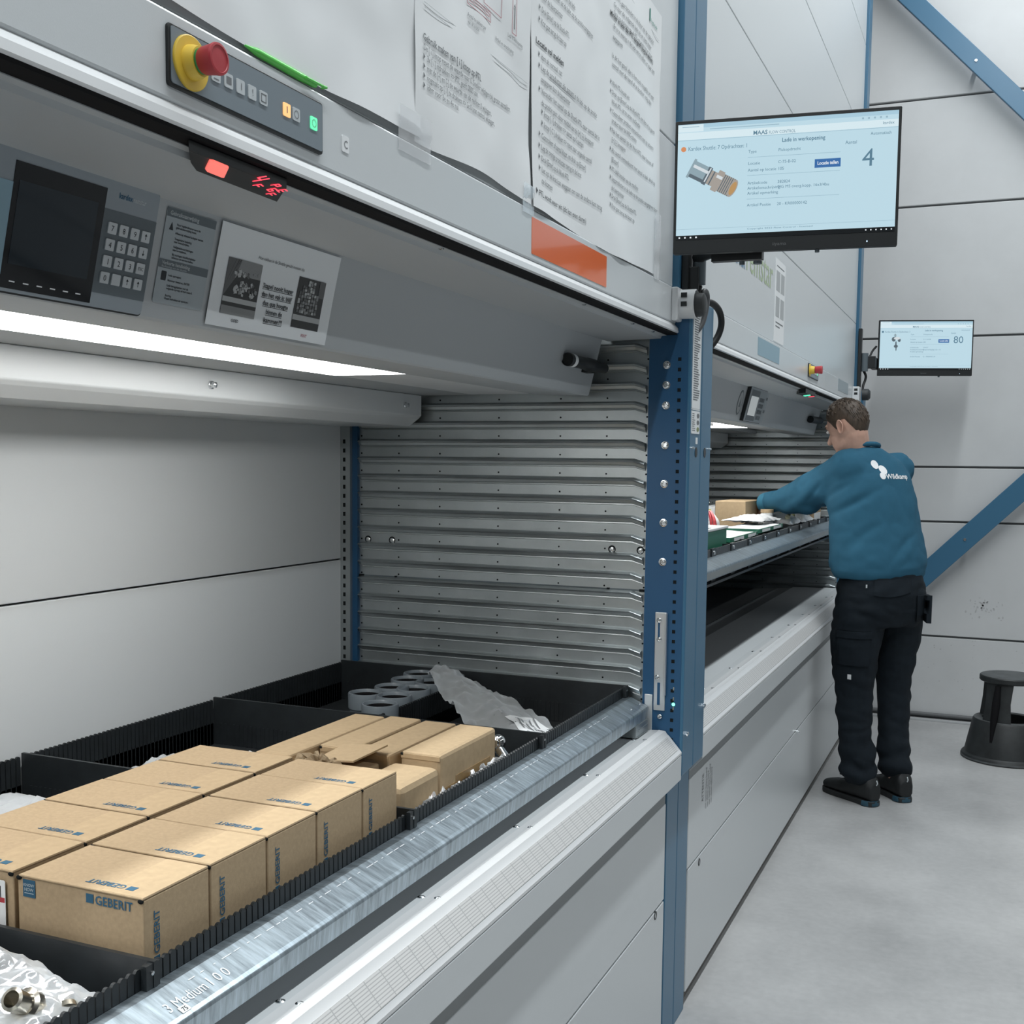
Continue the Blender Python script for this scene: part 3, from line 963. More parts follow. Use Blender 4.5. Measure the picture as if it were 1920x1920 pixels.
# ---------------------------------------------------------------- far machine fittings
fa2 = MB().rbox(FA, 4.752, 5.015, 0.0285, 0.0835, 0, 0.0035, 0.004).build('control_panel', M_black, far)
MB().rbox(FA, 4.756, 5.012, 0.0315, 0.0805, 0.0035, 0.0045, 0.003).build('panel_face', M_ctrl, fa2)
ey = 4.775
MB().lathe([(0.0255, 0.0), (0.0255, 0.002), (0.0165, 0.0026), (0.0165, 0.008), (0.0145, 0.02)], FA.p(ey, 0.056, 0.0045), FA.n, 28).build('stop_collar', M_yellow, fa2, smooth=30)
MB().lathe([(0.0128, 0.0), (0.0142, 0.004), (0.0165, 0.026), (0.0150, 0.029), (0, 0.029)], FA.p(ey, 0.056, 0.025), FA.n, 28).build('stop_button', M_red, fa2, smooth=30)
for k in range(8):
    MB().rbox(FA, 4.82 + k * 0.0225 - 0.0068, 4.82 + k * 0.0225 + 0.0068, 0.048, 0.062, 0.0045, 0.0056, 0.0016).build('panel_key', M_key if k < 7 else M_lit_g, fa2)
MB().rbox(FA, 3.720, 4.103, 0.0238, 0.0805, 0, 0.0008, 0.001).build('blue_label', M_bluegrey, far)
MB().rbox(FA, 5.681, 6.065, 0.0318, 0.0870, 0, 0.0008, 0.001).build('grey_label', mat('grey_label', (0.33, 0.39, 0.42), 0.4), far)
m = MB().box(XF, -0.70, 6.24, 6.34, 1.81, 1.885).build('socket_box', M_white, far, bevel=0.004)
mp = MB()
for z in (1.868, 1.848):
    mp.box(-0.725, -0.708, 6.2394, 6.2402, z - 0.006, z + 0.006)
mp.build('usb_port', M_black, m)
MB().lathe([(0.030, 0.0), (0.030, 0.03), (0.02, 0.04)], (-0.690, 6.30, 1.845), (1, 0, 0), 18).build('power_plug', MATS['plug_black'], m, smooth=30)
fu = Frame((-0.744, 0, 0), (0, 1, 0), (0, 0, 1))
wl = MB().fbox(fu, 4.035, 4.225, 1.900, 2.182, 0, 0.001).build('code_sheet', M_paper, far, label='white sheet with a column of grey blocks')
m = MB()
random.seed(5)
for rr in range(2):
    for cc in range(2):
        u0, v0 = 4.052 + cc * 0.088, 2.075 - rr * 0.088
        m.fbox(fu, u0, u0 + 0.070, v0, v0 + 0.068, 0.0010, 0.0013)
m.build('grey_block', mat('code_grey', (0.42, 0.44, 0.45), 0.7), wl)
m = MB()
m.fbox(fu, 4.06, 4.20, 1.965, 1.969, 0.001, 0.0014)
m.fbox(fu, 4.06, 4.14, 1.952, 1.956, 0.001, 0.0014)
m.fbox(fu, 4.06, 4.20, 2.158, 2.161, 0.001, 0.0014)
m.build('sheet_rules', M_inkgrey, wl)
MB().text(fu, 3.36, 2.066, 'kardex', 0.145, 0.0006, bold=True, fit=0.17).build('lettering', mat('logo_blue', (0.12, 0.26, 0.42), 0.5), far, kind='stuff')
MB().text(fu, 3.545, 2.066, 'remstar', 0.145, 0.0006, fit=0.44).build('lettering', mat('logo_green', (0.42, 0.52, 0.33), 0.5), far, kind='stuff')
pk2 = MB().prism([(-0.736, 4.72), (-0.736, 4.98), (-0.775, 5.02), (-0.785, 4.80), (-0.765, 4.74)], 1.762, 1.780, axis='z').build('pick_display', M_black, far)
MB().prism([(-0.738, 4.85), (-0.741, 4.88), (-0.770, 4.93), (-0.773, 4.90)], 1.759, 1.763, axis='z').build('confirm_lens', mat('green_button_lens', (0.1, 0.6, 0.4), 0.4, emit=(0.15, 0.95, 0.6), estr=1.0), pk2)
MB().prism([(-0.738, 4.95), (-0.738, 4.975), (-0.765, 5.005), (-0.765, 4.985)], 1.7605, 1.763, axis='z').build('red_digits', M_ledr, pk2, kind='stuff')
tm2 = MB().rbox(CO, 4.415, 4.74, 0.006, 0.142, 0.0006, 0.014, 0.006).build('operator_terminal', M_black, far)
MB().rbox(CO, 4.418, 4.739, 0.008, 0.140, 0.014, 0.0152, 0.005).build('terminal_face', M_grey, tm2)
MB().fbox(CO, 4.44, 4.60, 0.012, 0.132, 0.0152, 0.0158).build('display_glass', M_dgrey, tm2)
MB().fbox(CO, 4.45, 4.59, 0.032, 0.108, 0.0158, 0.0162).build('display', mat('display_pale', (0.55, 0.58, 0.58), 0.3, emit=(0.6, 0.65, 0.66), estr=0.35), tm2)
for r in range(4):
    for c in range(4):
        u, v = 4.63 + c * 0.023, 0.10 - r * 0.024
        MB().rbox(CO, u - 0.008, u + 0.008, v - 0.008, v + 0.008, 0.0152, 0.0162, 0.001).build('key', M_dgrey, tm2)
dsk = MB()
dsk.disc(CO, 4.345, 0.072, 0.040, 0.0002, 0.0008, 28, 0.048)
dsk = dsk.build('round_sticker', M_dgrey, far)
MB().disc(CO, 4.345, 0.072, 0.033, 0.0008, 0.0012, 28, 0.040).build('sticker_face', mat('round_pale', (0.36, 0.385, 0.395), 0.4), dsk)
MB().prism([(4.33, 0.055), (4.36, 0.055), (4.345, 0.09)], 0.0012, 0.0015, fr=CO).build('sticker_mark', M_dgrey, dsk)
is2 = MB().fbox(CO, 4.76, 4.85, 0.010, 0.135, 0.0002, 0.001).build('instruction_sticker', MATS['sticker_grey'], far)
for v0 in (0.105, 0.052):
    MB().fbox(CO, 4.765, 4.845, v0, v0 + 0.012, 0.001, 0.0013).build('title_bar', M_dgrey, is2)
lz2 = MB().lathe([(0, 0.003), (0.017, 0.003), (0.018, 0.0), (0.018, 0.2), (0, 0.2)], (-0.905, 5.98, 1.705), (0.1, 1, 0), 20).build('laser_pointer', M_black, far, smooth=30)
m = MB()
m.text(Frame((-0.729, 0, 0), (0, 0, 1), (0, -1, 0)), 0.53, -3.10, 'ATTENTIE', 0.03, 0.0004, fit=0.08)
for k in range(4):
    m.text(Frame((-0.729, 0, 0), (0, 0, 1), (0, -1, 0)), 0.50, -3.135 - k * 0.022, 'niet openen tijdens bedrijf', 0.02, 0.0004, fit=0.12 - 0.015 * (k % 2))
m.build('lettering', M_inkgrey, far, kind='stuff')

# ================================================================ trays
def comb(m, axis, c, a, b, z0, ztop, th=0.004, pitch=0.0117, slot=0.0022, deep=0.055):
    """divider plate with slots cut from the top; axis: 'y' runs along Y at x=c, 'x' runs along X at y=c"""
    n = max(1, int((b - a) / pitch))
    p = (b - a) / n

    def quad(u0, u1, z_0, z_1, rnd):
        if rnd:
            pr = [(u0, z_0), (u1, z_0), (u1, z_1 - 0.003), (u1 - 0.0022, z_1 - 0.0006), (u1 - 0.0038, z_1), (u0 + 0.0038, z_1), (u0 + 0.0022, z_1 - 0.0006), (u0, z_1 - 0.003)]
        else:
            pr = [(u0, z_0), (u1, z_0), (u1, z_1), (u0, z_1)]
        if axis == 'y':
            m.prism(pr, c - th / 2, c + th / 2, axis='x')
        else:
            vs = [(u, c - th / 2, z) for u, z in pr] + [(u, c + th / 2, z) for u, z in pr]
            k = len(pr)
            m.add(vs, [(i, (i + 1) % k, k + (i + 1) % k, k + i) for i in range(k)] + [tuple(range(k)), tuple(range(k, 2 * k))])
    quad(a, b, z0, ztop - deep, False)
    for i in range(n):
        quad(a + i * p + slot / 2, a + (i + 1) * p - slot / 2, z0, ztop, True)
    # thin web behind so that the slots read as grooves
    return m


def tray(label, Y0, Y1, dz):
    t = thing('storage_tray', label, 'tray', (-1.25, (Y0 + Y1) / 2, 0.80 + dz))
    zt = 0.914 + dz
    bm = MB().prism([(-0.8250, 0.8900 + dz), (-0.7870, 0.8735 + dz), (-0.7815, 0.8700 + dz), (-0.7805, 0.8660 + dz), (-0.7830, 0.8405 + dz), (-0.7850, 0.8395 + dz), (-0.8420, 0.8395 + dz), (-0.8420, 0.8900 + dz)],
                    Y0, Y1).build('front_beam', M_beam, t, bevel=0.0012)
    e = MB()
    if dz == 0:
        e.box(-0.825, -0.7795, Y1 - 0.105, Y1 - 0.004, 0.8120, 0.8410)
        e.box(-0.800, -0.7775, Y1 - 0.090, Y1 - 0.010, 0.8250, 0.8300)
        e.box(-0.800, -0.7775, Y1 - 0.100, Y1 - 0.006, 0.8120, 0.8150)
        e.build('beam_shoe', M_galv, t, bevel=0.001)
        for y in (Y1 - 0.09, Y1 - 0.015):
            MB().lathe([(0.004, 0), (0.004, 0.0015), (0.002, 0.0025)], (-0.797, y, 0.8776), (0.4, 0, 0.9), 10).build('rivet', M_steel, t, smooth=40)
    else:
        e.prism([(-0.7815, 0.863 + dz), (-0.7800, 0.8630 + dz), (-0.7815, 0.845 + dz), (-0.7830, 0.845 + dz)], Y0, Y1)
        e.build('beam_fold', M_galv, t)
    MB().box(-1.665, -0.826, Y0 + 0.002, Y1 - 0.002, 0.802 + dz, 0.8105 + dz).build('tray_floor', mat('tray_floor_grey', (0.035, 0.04, 0.043), 0.35), t)
    MB().box(-1.664, -1.6605, Y0, Y1, 0.80 + dz, 0.893 + dz).build('rear_rim', M_galv, t)
    return t, zt


tr, zt = tray('long galvanised tray with black comb dividers in the near bay', -0.62, 2.708, 0.0)
ysplit = [-0.58, 0.966, 1.573, 2.140, 2.700]
z0 = 0.811
for a, b in zip(ysplit[:-1], ysplit[1:]):
    m = MB()
    comb(m, 'y', -0.8445, a + 0.012, b - 0.010, z0, zt)
    m.build('comb_divider', M_tray, tr)
    m = MB()
    comb(m, 'y', -1.6565, a + 0.012, b - 0.010, z0, zt + 0.002)
    m.build('comb_divider', M_tray, tr)
for y in ysplit[1:]:
    m = MB()
    m.box(-1.660, -0.832, y - 0.003, y + 0.003, z0, zt + 0.006)
    x = -1.64
    while x < -0.86:
        m.box(x, x + 0.006, y - 0.0042, y + 0.0042, z0, z0 + 0.050)
        x += 0.0117
    m.box(-0.8405, -0.8330, y - 0.014, y + 0.008, z0, zt + 0.004)
    m.build('cross_divider', M_tray, tr)
    q = MB()
    for z in (zt - 0.006, zt - 0.05):
        q.lathe([(0.0026, 0), (0.0026, 0.0014), (0.001, 0.002)], (-0.8330, y - 0.005, z), (1, 0, 0), 8)
    q.build('divider_rivet', M_steel, tr, smooth=40, kind='stuff')
m = MB()
comb(m, 'y', -1.2650, 2.146, 2.694, z0, 0.901)
m.build('comb_divider', M_tray, tr)
# stamped lettering and number tag on the beam
_p, _q = Vector((-0.825, 0, 0.890)), Vector((-0.787, 0, 0.8735))
FB = Frame((_q.x, 0, _q.z), (0, 1, 0), (_p - _q))
m = MB()
m.text(FB, 0.944, 0.0085, '3 Medium', 0.020, 0.0006, fit=0.066)
m.text(FB, 1.0135, 0.0085, '1', 0.020, 0.0006)
m.text(FB, 1.0275, 0.0085, '0', 0.020, 0.0006)
m.text(FB, 1.0420, 0.0085, '0', 0.020, 0.0006)
m.build('stamped_lettering', mat('pale_stamp', (0.72, 0.76, 0.79), 0.5), [c for c in tr.children if c.name.startswith('front_beam')][0], kind='stuff')
m = MB()
y = 1.0
random.seed(9)
while y < 2.5:
    L = random.uniform(0.004, 0.02)
    m.fbox(FB, y, y + L, 0.0310, 0.0322, 0.0002, 0.0005)
    y += L + random.uniform(0.003, 0.02)
m.build('dashed_stamp', MATS['pale_stamp'], [c for c in tr.children if c.name.startswith('front_beam')][0], kind='stuff')
tg = MB().fbox(FB, 0.9555, 0.9690, -0.0005, 0.0085, 0.0004, 0.0009).build('number_tag', M_paper, tr)
MB().text(FB, 0.9622, 0.0010, '75', 0.0082, 0.0011, align='C', bold=True).build('lettering', M_ink, tg, kind='stuff')

tf, zf = tray('galvanised tray with small black compartments in the far bay', 2.95, 6.37, 0.286)
ys_ = [3.047 + 0.2895 * k for k in range(12)]
m = MB()
for y in ys_:
    m = MB()
    m.box(-1.655, -0.850, y - 0.003, y + 0.003, 1.097, zf - 0.002)
    m.box(-0.847, -0.838, y - 0.028, y + 0.028, 1.097, zf + 0.002)
    m.build('cross_divider', M_tray, tf)
    MB().lathe([(0.007, 0), (0.007, 0.002), (0.003, 0.003)], (-0.838, y + 0.004, zf - 0.012), (1, 0, 0), 10).build('divider_rivet', M_steel, tf, smooth=40)
for a, b in zip(ys_[:-1], ys_[1:]):
    m = MB()
    comb(m, 'y', -0.8445, a + 0.029, b - 0.029, 1.097, zf, pitch=0.0145)
    m.build('comb_divider', mat('comb_grey', (0.05, 0.055, 0.058), 0.45), tf)
m = MB()
comb(m, 'y', -1.25, 2.96, 6.36, 1.097, zf - 0.01, pitch=0.02)
m.build('comb_divider', M_tray, tf)
m = MB()
m.box(-1.658, -1.653, 2.96, 6.36, 1.097, zf)
m.build('rear_divider', M_tray, tf)


# ================================================================ printed cardboard boxes
def carton(label, x0, x1, y0, y1, z0_, z1, group, front_logo=False, side=True, badge=False):
    t = thing('cardboard_box', label, 'box', ((x0 + x1) / 2, (y0 + y1) / 2, z0_), group)
    g = 0.0012
    MB().box(x0 + g, x1 - g, y0 + g, y1 - g, z0_, z1 - 0.003).build('body', M_card, t, bevel=0.0015)
    # lid: a sheet with a small fold over the front and two side edges, open slits at the corners
    j = random.uniform(-0.0012, 0.0012)
    m = MB()
    m.box(x0 + 0.004, x1 - 0.001, y0 - 0.0004, y1 - 0.002, z1 - 0.0028, z1)
    m.build('lid', M_card, t, bevel=0.0012)
    m = MB()
    for x in (x0 + 0.0045, x1 - 0.0045):
        m.ell((x, y0 + 0.0002, z1 - 0.0040), 0.0042, 0.0022, 0.0028, n=10, m=6)
    m.build('corner_slit', M_dark, t)
    pr = MB()
    f2 = Frame((x0, y0 + 0.0008, z0_), (1, 0, 0), (0, 0, 1))
    ft = Frame((x1 - 0.026 + j, y0 + 0.0235, z1 + 0.0002), (-1, 0, 0), (0, -1, 0))
    pr.fbox(ft, 0.000, 0.0115, 0.0, 0.0105, 0, 0.0004)
    pr.text(ft, 0.0145, 0.0, 'GEBERIT', 0.0148, 0.0004, bold=True, fit=0.056)
    pr.build('top_print', M_print, t)
    pr = MB()
    if front_logo:
        w = x1 - x0
        pr.fbox(f2, 0.106, 0.1168, 0.1515, 0.1620, 0, 0.0004)
        pr.text(f2, 0.1192, 0.1512, 'GEBERIT', 0.0150, 0.0004, bold=True, fit=0.0545)
        pr.build('front_print', M_print, t)
    pr = MB()
    if side:
        f3 = Frame((x1 - g + 0.0002, y0 + 0.0265, z0_), (0, 0, 1), (0, -1, 0))
        pr.fbox(f3, 0.0850, 0.0950, 0.0, 0.0095, 0, 0.0004)
        pr.text(f3, 0.0978, 0.0, 'GEBERIT', 0.0135, 0.0004, bold=True, fit=0.0510)
    pr.build('side_print', M_print, t)
    if badge:
        MB().rbox(f2, 0.0100, 0.0290, 0.1430, 0.1640, 0, 0.0004, 0.0008).build('badge', M_print, t)
    if badge:
        m = MB()
        m.text(f2, 0.0195, 0.1560, 'KNOW', 0.0050, 0.0008, align='C', bold=True)
        m.text(f2, 0.0195, 0.1505, 'HOW', 0.0055, 0.0008, align='C', bold=True)
        m.fbox(f2, 0.0125, 0.0265, 0.1475, 0.1482, 0.0004, 0.0008)
        m.build('badge_lettering', mat('pale_print', (0.40, 0.47, 0.50), 0.7), t, kind='stuff')
    # central tape seam shade: slightly different board under the flap
    m = MB()
    m.box(x1 - 0.062, x1 - 0.0015, y0 + 0.001, y1 - 0.003, z1 - 0.0001, z1 + 0.00025)
    m.build('flap', M_card2, t)
    return t


random.seed(21)
yb_ = [0.9795, 1.0985, 1.2160, 1.3345, 1.4600, 1.5680]
GR = 'printed cardboard boxes in the near tray'
ord_ = ['first', 'second', 'third', 'fourth', 'fifth']
for i in range(5):
    a, b = yb_[i] + 0.001, yb_[i + 1] - 0.001
    lab = ('frontmost printed cardboard box of the row beside the tray rail, logo square on its face' if i == 0 else
           'printed cardboard box beside the tray rail, %s from the front of its row' % ord_[i] if i < 4 else
           'rearmost printed cardboard box of the row beside the tray rail')
    carton(lab, -1.0500, -0.8600, a, b, 0.811, 0.980 + 0.0006 * (i % 2), GR, front_logo=True, badge=(i == 0))
    lab = ('frontmost printed cardboard box of the inner row, red and white label on its face' if i == 0 else
           'printed cardboard box of the inner row, %s from the front' % ord_[i] if i < 4 else
           'rearmost printed cardboard box of the inner row next to the black divider')
    t = carton(lab, -1.2500, -1.0560, a + 0.002, b + 0.002, 0.811, 0.981 - 0.0006 * (i % 2), GR, front_logo=False, side=True)
    if i == 0:
        f2 = Frame((-1.25, a + 0.0005, 0.811), (1, 0, 0), (0, 0, 1))
        m = MB().rbox(f2, 0.105, 0.182, 0.075, 0.157, 0, 0.0006, 0.002).build('address_label', M_paper, t, label='white label with a red stripe')
        MB().fbox(f2, 0.106, 0.181, 0.130, 0.136, 0.0006, 0.0009).build('red_stripe', M_red, m)
        q = MB()
        for k in range(5):
            q.text(f2, 0.112, 0.120 - k * 0.009, 'GEBERIT 2x%d' % (k + 4), 0.006, 0.0009)
        for k in range(14):
            q.fbox(f2, 0.118 + k * 0.0043, 0.118 + k * 0.0043 + random.uniform(0.0008, 0.003), 0.136, 0.150, 0.0006, 0.0009)
        q.build('lettering', M_ink, m, kind='stuff')


# ---------------------------------------------------------------- smaller unprinted cartons behind
def small_box(label, x0, x1, y0, y1, z1, tape=False, rot=0.0, open_=False, roundtop=0.004):
    t = thing('small_carton', label, 'box', ((x0 + x1) / 2, (y0 + y1) / 2, 0.811), 'narrow unprinted cartons in the near tray')
    MB().box(x0, x1, y0, y1, 0.811, z1).build('body', M_card2, t, bevel=roundtop)
    if not open_:
        m = MB()
        m.box(x0 + 0.002, x1 - 0.002, y0 - 0.0012, y0 + 0.001, z1 - 0.012, z1 - 0.003)
        m.build('front_flap', M_card2, t, bevel=0.0006)
        MB().ell((x0 + 0.004, y0, z1 - 0.005), 0.004, 0.0018, 0.003, n=8, m=6).build('corner_slit', M_dark, t)
    if tape:
        m = MB()
        m.box(x1 - 0.0006, x1 + 0.0006, y0 + 0.004, y1 - 0.004, 0.830, z1 - 0.062)
        m.box(x1 - 0.0006, x1 + 0.0012, y0 + 0.06, y1 - 0.03, z1 - 0.064, z1 - 0.050)
        m.build('parcel_tape', M_btape, t)
    return t


small_box('narrow unprinted carton furthest from the tray rail, beside the grey rings', -1.192, -1.1215, 1.648, 1.990, 0.957)
small_box('second narrow unprinted carton from the left, behind the crumpled paper', -1.1185, -1.0470, 1.742, 2.006, 0.956)
small_box('third narrow unprinted carton from the left, long flat top', -1.0430, -0.9720, 1.740, 2.012, 0.953)
small_box('taped narrow carton nearest the tray rail with a rounded edge', -0.9640, -0.8830, 1.765, 2.005, 0.956, tape=True, roundtop=0.007)
t = small_box('short carton with a sagging slanted side beside the tray rail', -0.975, -0.880, 1.615, 1.758, 0.938, tape=True, open_=True, roundtop=0.012)
t = small_box('opened carton with a lifted flap and paper packing sticking out', -1.145, -0.985, 1.582, 1.728, 0.940, open_=True)
m = MB()
m.add([(-1.075, 1.655, 0.950), (-0.985, 1.640, 0.962), (-0.980, 1.748, 0.966), (-1.070, 1.752, 0.957),
       (-1.075, 1.655, 0.953), (-0.985, 1.640, 0.965), (-0.980, 1.748, 0.969), (-1.070, 1.752, 0.960)],
      [(0, 1, 2, 3), (4, 5, 6, 7), (0, 1, 5, 4), (1, 2, 6, 5), (2, 3, 7, 6), (3, 0, 4, 7)]).build('lifted_flap', M_card2, t)
m = MB()
m.box(-1.140, -1.070, 1.590, 1.640, 0.9405, 0.9425)
m.build('flat_flap', M_card2, t)
# crumpled packing paper
pp = thing('packing_paper', 'crumpled brown packing paper sticking out of the opened carton', 'paper', (-1.058, 1.640, 0.945))
for sd, (cx, cy, rr) in enumerate(((-1.052, 1.640, 0.026), (-1.078, 1.625, 0.018), (-1.040, 1.648, 0.020))):
    m = MB()
    m.ell((cx, cy, 0.952), rr * 1.1, rr * 0.7, rr * 0.75, n=18, m=10)
    for v in m.v:
        k = 0.55 + 0.9 * abs(nz(v.x, v.y, v.z, 75, sd + 2)) * 1.6
        v.x = cx + (v.x - cx) * k
        v.y = cy + (v.y - cy) * k
        v.z = 0.952 + (v.z - 0.952) * k + 0.004 * nz(v.x, v.y, v.z, 130, sd)
    m.build('crumple', mat('packing_paper', (0.27, 0.20, 0.12), 0.75), pp)

# ---------------------------------------------------------------- grey pipe sockets
M_pipe = mat('grey_pipe_plastic', (0.175, 0.205, 0.23), 0.36)
rp = thing('pipe_socket', 'x', 'pipe fitting', (-1.389, 2.37, 0.811), 'grey plastic pipe sockets standing in the far left compartment')
m = MB()
m.lathe([(0.0385, 0.0), (0.0385, 0.062), (0.0425, 0.066), (0.0430, 0.099), (0.0418, 0.1025), (0.0385, 0.1030), (0.0370, 0.100), (0.0355, 0.090), (0.0355, 0.0)], (-1.389, 2.37, 0.811), (0, 0, 1), 40, cap=False)
m.build('sleeve', M_pipe, rp, smooth=35)
MB().lathe([(0.0366, 0.0955), (0.0345, 0.0930), (0.0345, 0.0860), (0.0360, 0.084)], (-1.389, 2.37, 0.811), (0, 0, 1), 32, cap=False).build('seal_ring', M_rubber, rp, smooth=40)
MB().lathe([(0.0, 0.002), (0.0352, 0.002)], (-1.389, 2.37, 0.811), (0, 0, 1), 28).build('sleeve_bottom', M_dgrey, rp)
lb = 'open grey pipe socket, '
rp['label'] = lb + 'barcode label on its side, at the left end'
fr = Frame((-1.385, 2.3305, 0.842), (1, 0, 0), (0, 0, 1))
lblx = MB()
for k in range(7):
    a0, a1 = -pi / 2 - 0.35 + k * 0.09, -pi / 2 - 0.35 + (k + 1) * 0.09
    r_ = 0.0391
    lblx.add([(-1.389 + r_ * math.cos(a0), 2.37 + r_ * math.sin(a0), 0.845), (-1.389 + r_ * math.cos(a1), 2.37 + r_ * math.sin(a1), 0.845),
              (-1.389 + r_ * math.cos(a1), 2.37 + r_ * math.sin(a1), 0.870), (-1.389 + r_ * math.cos(a0), 2.37 + r_ * math.sin(a0), 0.870)], [(0, 1, 2, 3)])
pipe_pts = [(-1.294, 2.272, 'nearest the cartons at the front'), (-1.371, 2.465, 'second from the back wall side, left row'), (-1.382, 2.568, 'third along the left row'), (-1.393, 2.655, 'last of the left row by the ribbed wall'),
            (-1.311, 2.369, 'right row, just behind the front one'), (-1.310, 2.466, 'right row, half under the plastic film'), (-1.310, 2.563, 'right row, mostly hidden by the plastic film'), (-1.308, 2.655, 'right row, at the ribbed wall')]
for x, y, l in pipe_pts:
    dup(rp, (x, y, 0.811), lb + l)
la = lblx.build('barcode_label', M_paper, rp)
m = MB()
for k in range(9):
    a0 = -pi / 2 - 0.22 + k * 0.045
    a1 = a0 + 0.02
    r_ = 0.0394
    m.add([(-1.389 + r_ * math.cos(a0), 2.37 + r_ * math.sin(a0), 0.851), (-1.389 + r_ * math.cos(a1), 2.37 + r_ * math.sin(a1), 0.851),
           (-1.389 + r_ * math.cos(a1), 2.37 + r_ * math.sin(a1), 0.866), (-1.389 + r_ * math.cos(a0), 2.37 + r_ * math.sin(a0), 0.866)], [(0, 1, 2, 3)])
m.build('bars', M_ink, la, kind='stuff')


# ---------------------------------------------------------------- plastic bags
def sheetbag(m, c00, c10, c11, c01, nu, nv, amp, sc, seed, bulge=0.02, bottom=True):
    """crumpled pillow between four corners"""
    c00, c10, c11, c01 = map(Vector, (c00, c10, c11, c01))

    def f(sgn):
        def g(u, v):
            p = (c00 * (1 - u) + c10 * u) * (1 - v) + (c01 * (1 - u) + c11 * u) * v
            e = (4 * u * (1 - u)) ** 0.6 * (4 * v * (1 - v)) ** 0.6
            r = nz(p.x, p.y, p.z, sc, seed)
            fold = abs(nz(p.x, p.y, p.z, sc * 2.2, seed + 4)) * 2 - 0.5
            z = sgn * bulge * e + amp * (r + fold * 0.8) * (0.35 + 0.65 * e)
            return p + Vector((nz(p.y, p.x, 1, sc, seed + 1) * amp * 0.5, nz(p.x, p.z, 3, sc, seed + 2) * amp * 0.5, z))
        return g
    m.grid(f(1), nu, nv)
    if bottom:
        m.grid(f(-0.3), nu, nv)
    return m


# long bag slumped over the inner divider, with a label
bg = thing('plastic_bag', 'long clear plastic bag with a white label slumped over the comb divider', 'bag', (-1.05, 2.40, 0.82))
m = MB()


def draped(u, v):
    # u along the bag from the ring pile (0) down to the front corner (1); v across
    p = Vector((-1.315, 2.600, 0.940)).lerp(Vector((-0.890, 2.265, 0.850)), u)
    w = 0.030 + 0.095 * u ** 0.8
    d = Vector((0.55, 0.83, 0)) * (v - 0.5) * 2 * w
    ridge = 0.020 * math.exp(-((v - 0.5) * 4) ** 2) * (1 - u * 0.4)
    q = p + d
    q.z += ridge + 0.013 * (abs(nz(q.x, q.y, 0, 30, 3)) * 2 - 0.4) + 0.010 * nz(q.x, q.y, 0, 14, 5)
    if q.x > -0.862:
        q.x = -0.862 + (q.x + 0.862) * 0.1
    q.z = max(q.z, 0.822)
    return q


m.grid(draped, 46, 24)
m.build('film', M_film, bg, smooth=60)
m = MB()
m.grid(lambda u, v: draped(0.72 + 0.24 * u, 0.45 + 0.42 * v) + Vector((0, 0, 0.0035)), 6, 6)
lbq = m.build('bag_label', M_paper, bg, smooth=60)
m = MB()
for k in range(6):
    v0 = 0.52 + k * 0.05
    m.grid(lambda u, v: draped(0.75 + 0.15 * u * (0.6 + 0.4 * (k % 2)), v0 + 0.016 * v) + Vector((0, 0, 0.0046)), 5, 1)
m.build('label_print', M_inkgrey, lbq, kind='stuff')

# metal parts used in several bags
def elbow_fitting(m, c, d, s=1.0):
    c, d = Vector(c), Vector(d).normalized()
    m.lathe([(0.006 * s, 0), (0.0095 * s, 0), (0.0095 * s, 0.009 * s), (0.0145 * s, 0.010 * s), (0.0145 * s, 0.019 * s), (0.0105 * s, 0.021 * s), (0.0105 * s, 0.040 * s), (0.0075 * s, 0.041 * s), (0.0070 * s, 0.004 * s)], c, d, 16)


bf = thing('fittings_bag', 'clear plastic bag of metal pipe fittings at the front end of the tray', 'bag', (-0.96, 0.83, 0.812))
m = MB()
sheetbag(m, (-1.19, 0.760, 0.905), (-0.862, 0.735, 0.865), (-0.850, 0.925, 0.880), (-1.15, 0.945, 0.915), 44, 30, 0.016, 22, 8, 0.036)
m.build('film', M_film, bf, smooth=60)
m = MB()
sheetbag(m, (-1.10, 0.66, 0.87), (-0.865, 0.66, 0.86), (-0.868, 0.800, 0.865), (-1.08, 0.800, 0.875), 30, 20, 0.016, 26, 12, 0.025)
m.build('film', M_film, bf, smooth=60)
MB().add([], []) 
for c, d, s in (((-0.905, 0.868, 0.895), (0.10, -0.75, 0.55), 1.15), ((-0.868, 0.875, 0.885), (-0.5, 0.4, 0.1), 1.0), ((-0.885, 0.815, 0.868), (0.8, 0.5, 0.3), 1.0), ((-0.925, 0.79, 0.868), (0.5, 0.4, 0.5), 1.1),
                ((-0.97, 0.86, 0.88), (-0.6, 0.5, 0.1), 1.1), ((-0.95, 0.74, 0.862), (0.3, 0.6, 0.4), 1.0), ((-1.02, 0.80, 0.87), (0.3, -0.6, 0.3), 1.0)):
    m = MB()
    elbow_fitting(m, c, d, s)
    m.build('pipe_fitting', M_brass, bf, smooth=35)
m = MB()
m.text(Frame((-0.995, 0.80, 0.952), (0.95, 0.1, 0), (-0.1, 0.85, 0.2)), 0, 0, '1-12', 0.012, 0)
m.text(Frame((-1.03, 0.76, 0.945), (0.95, 0.1, 0), (-0.1, 0.85, 0.2)), 0, 0, '0', 0.035, 0)
m.build('bag_print', M_inkgrey, bf, kind='stuff')

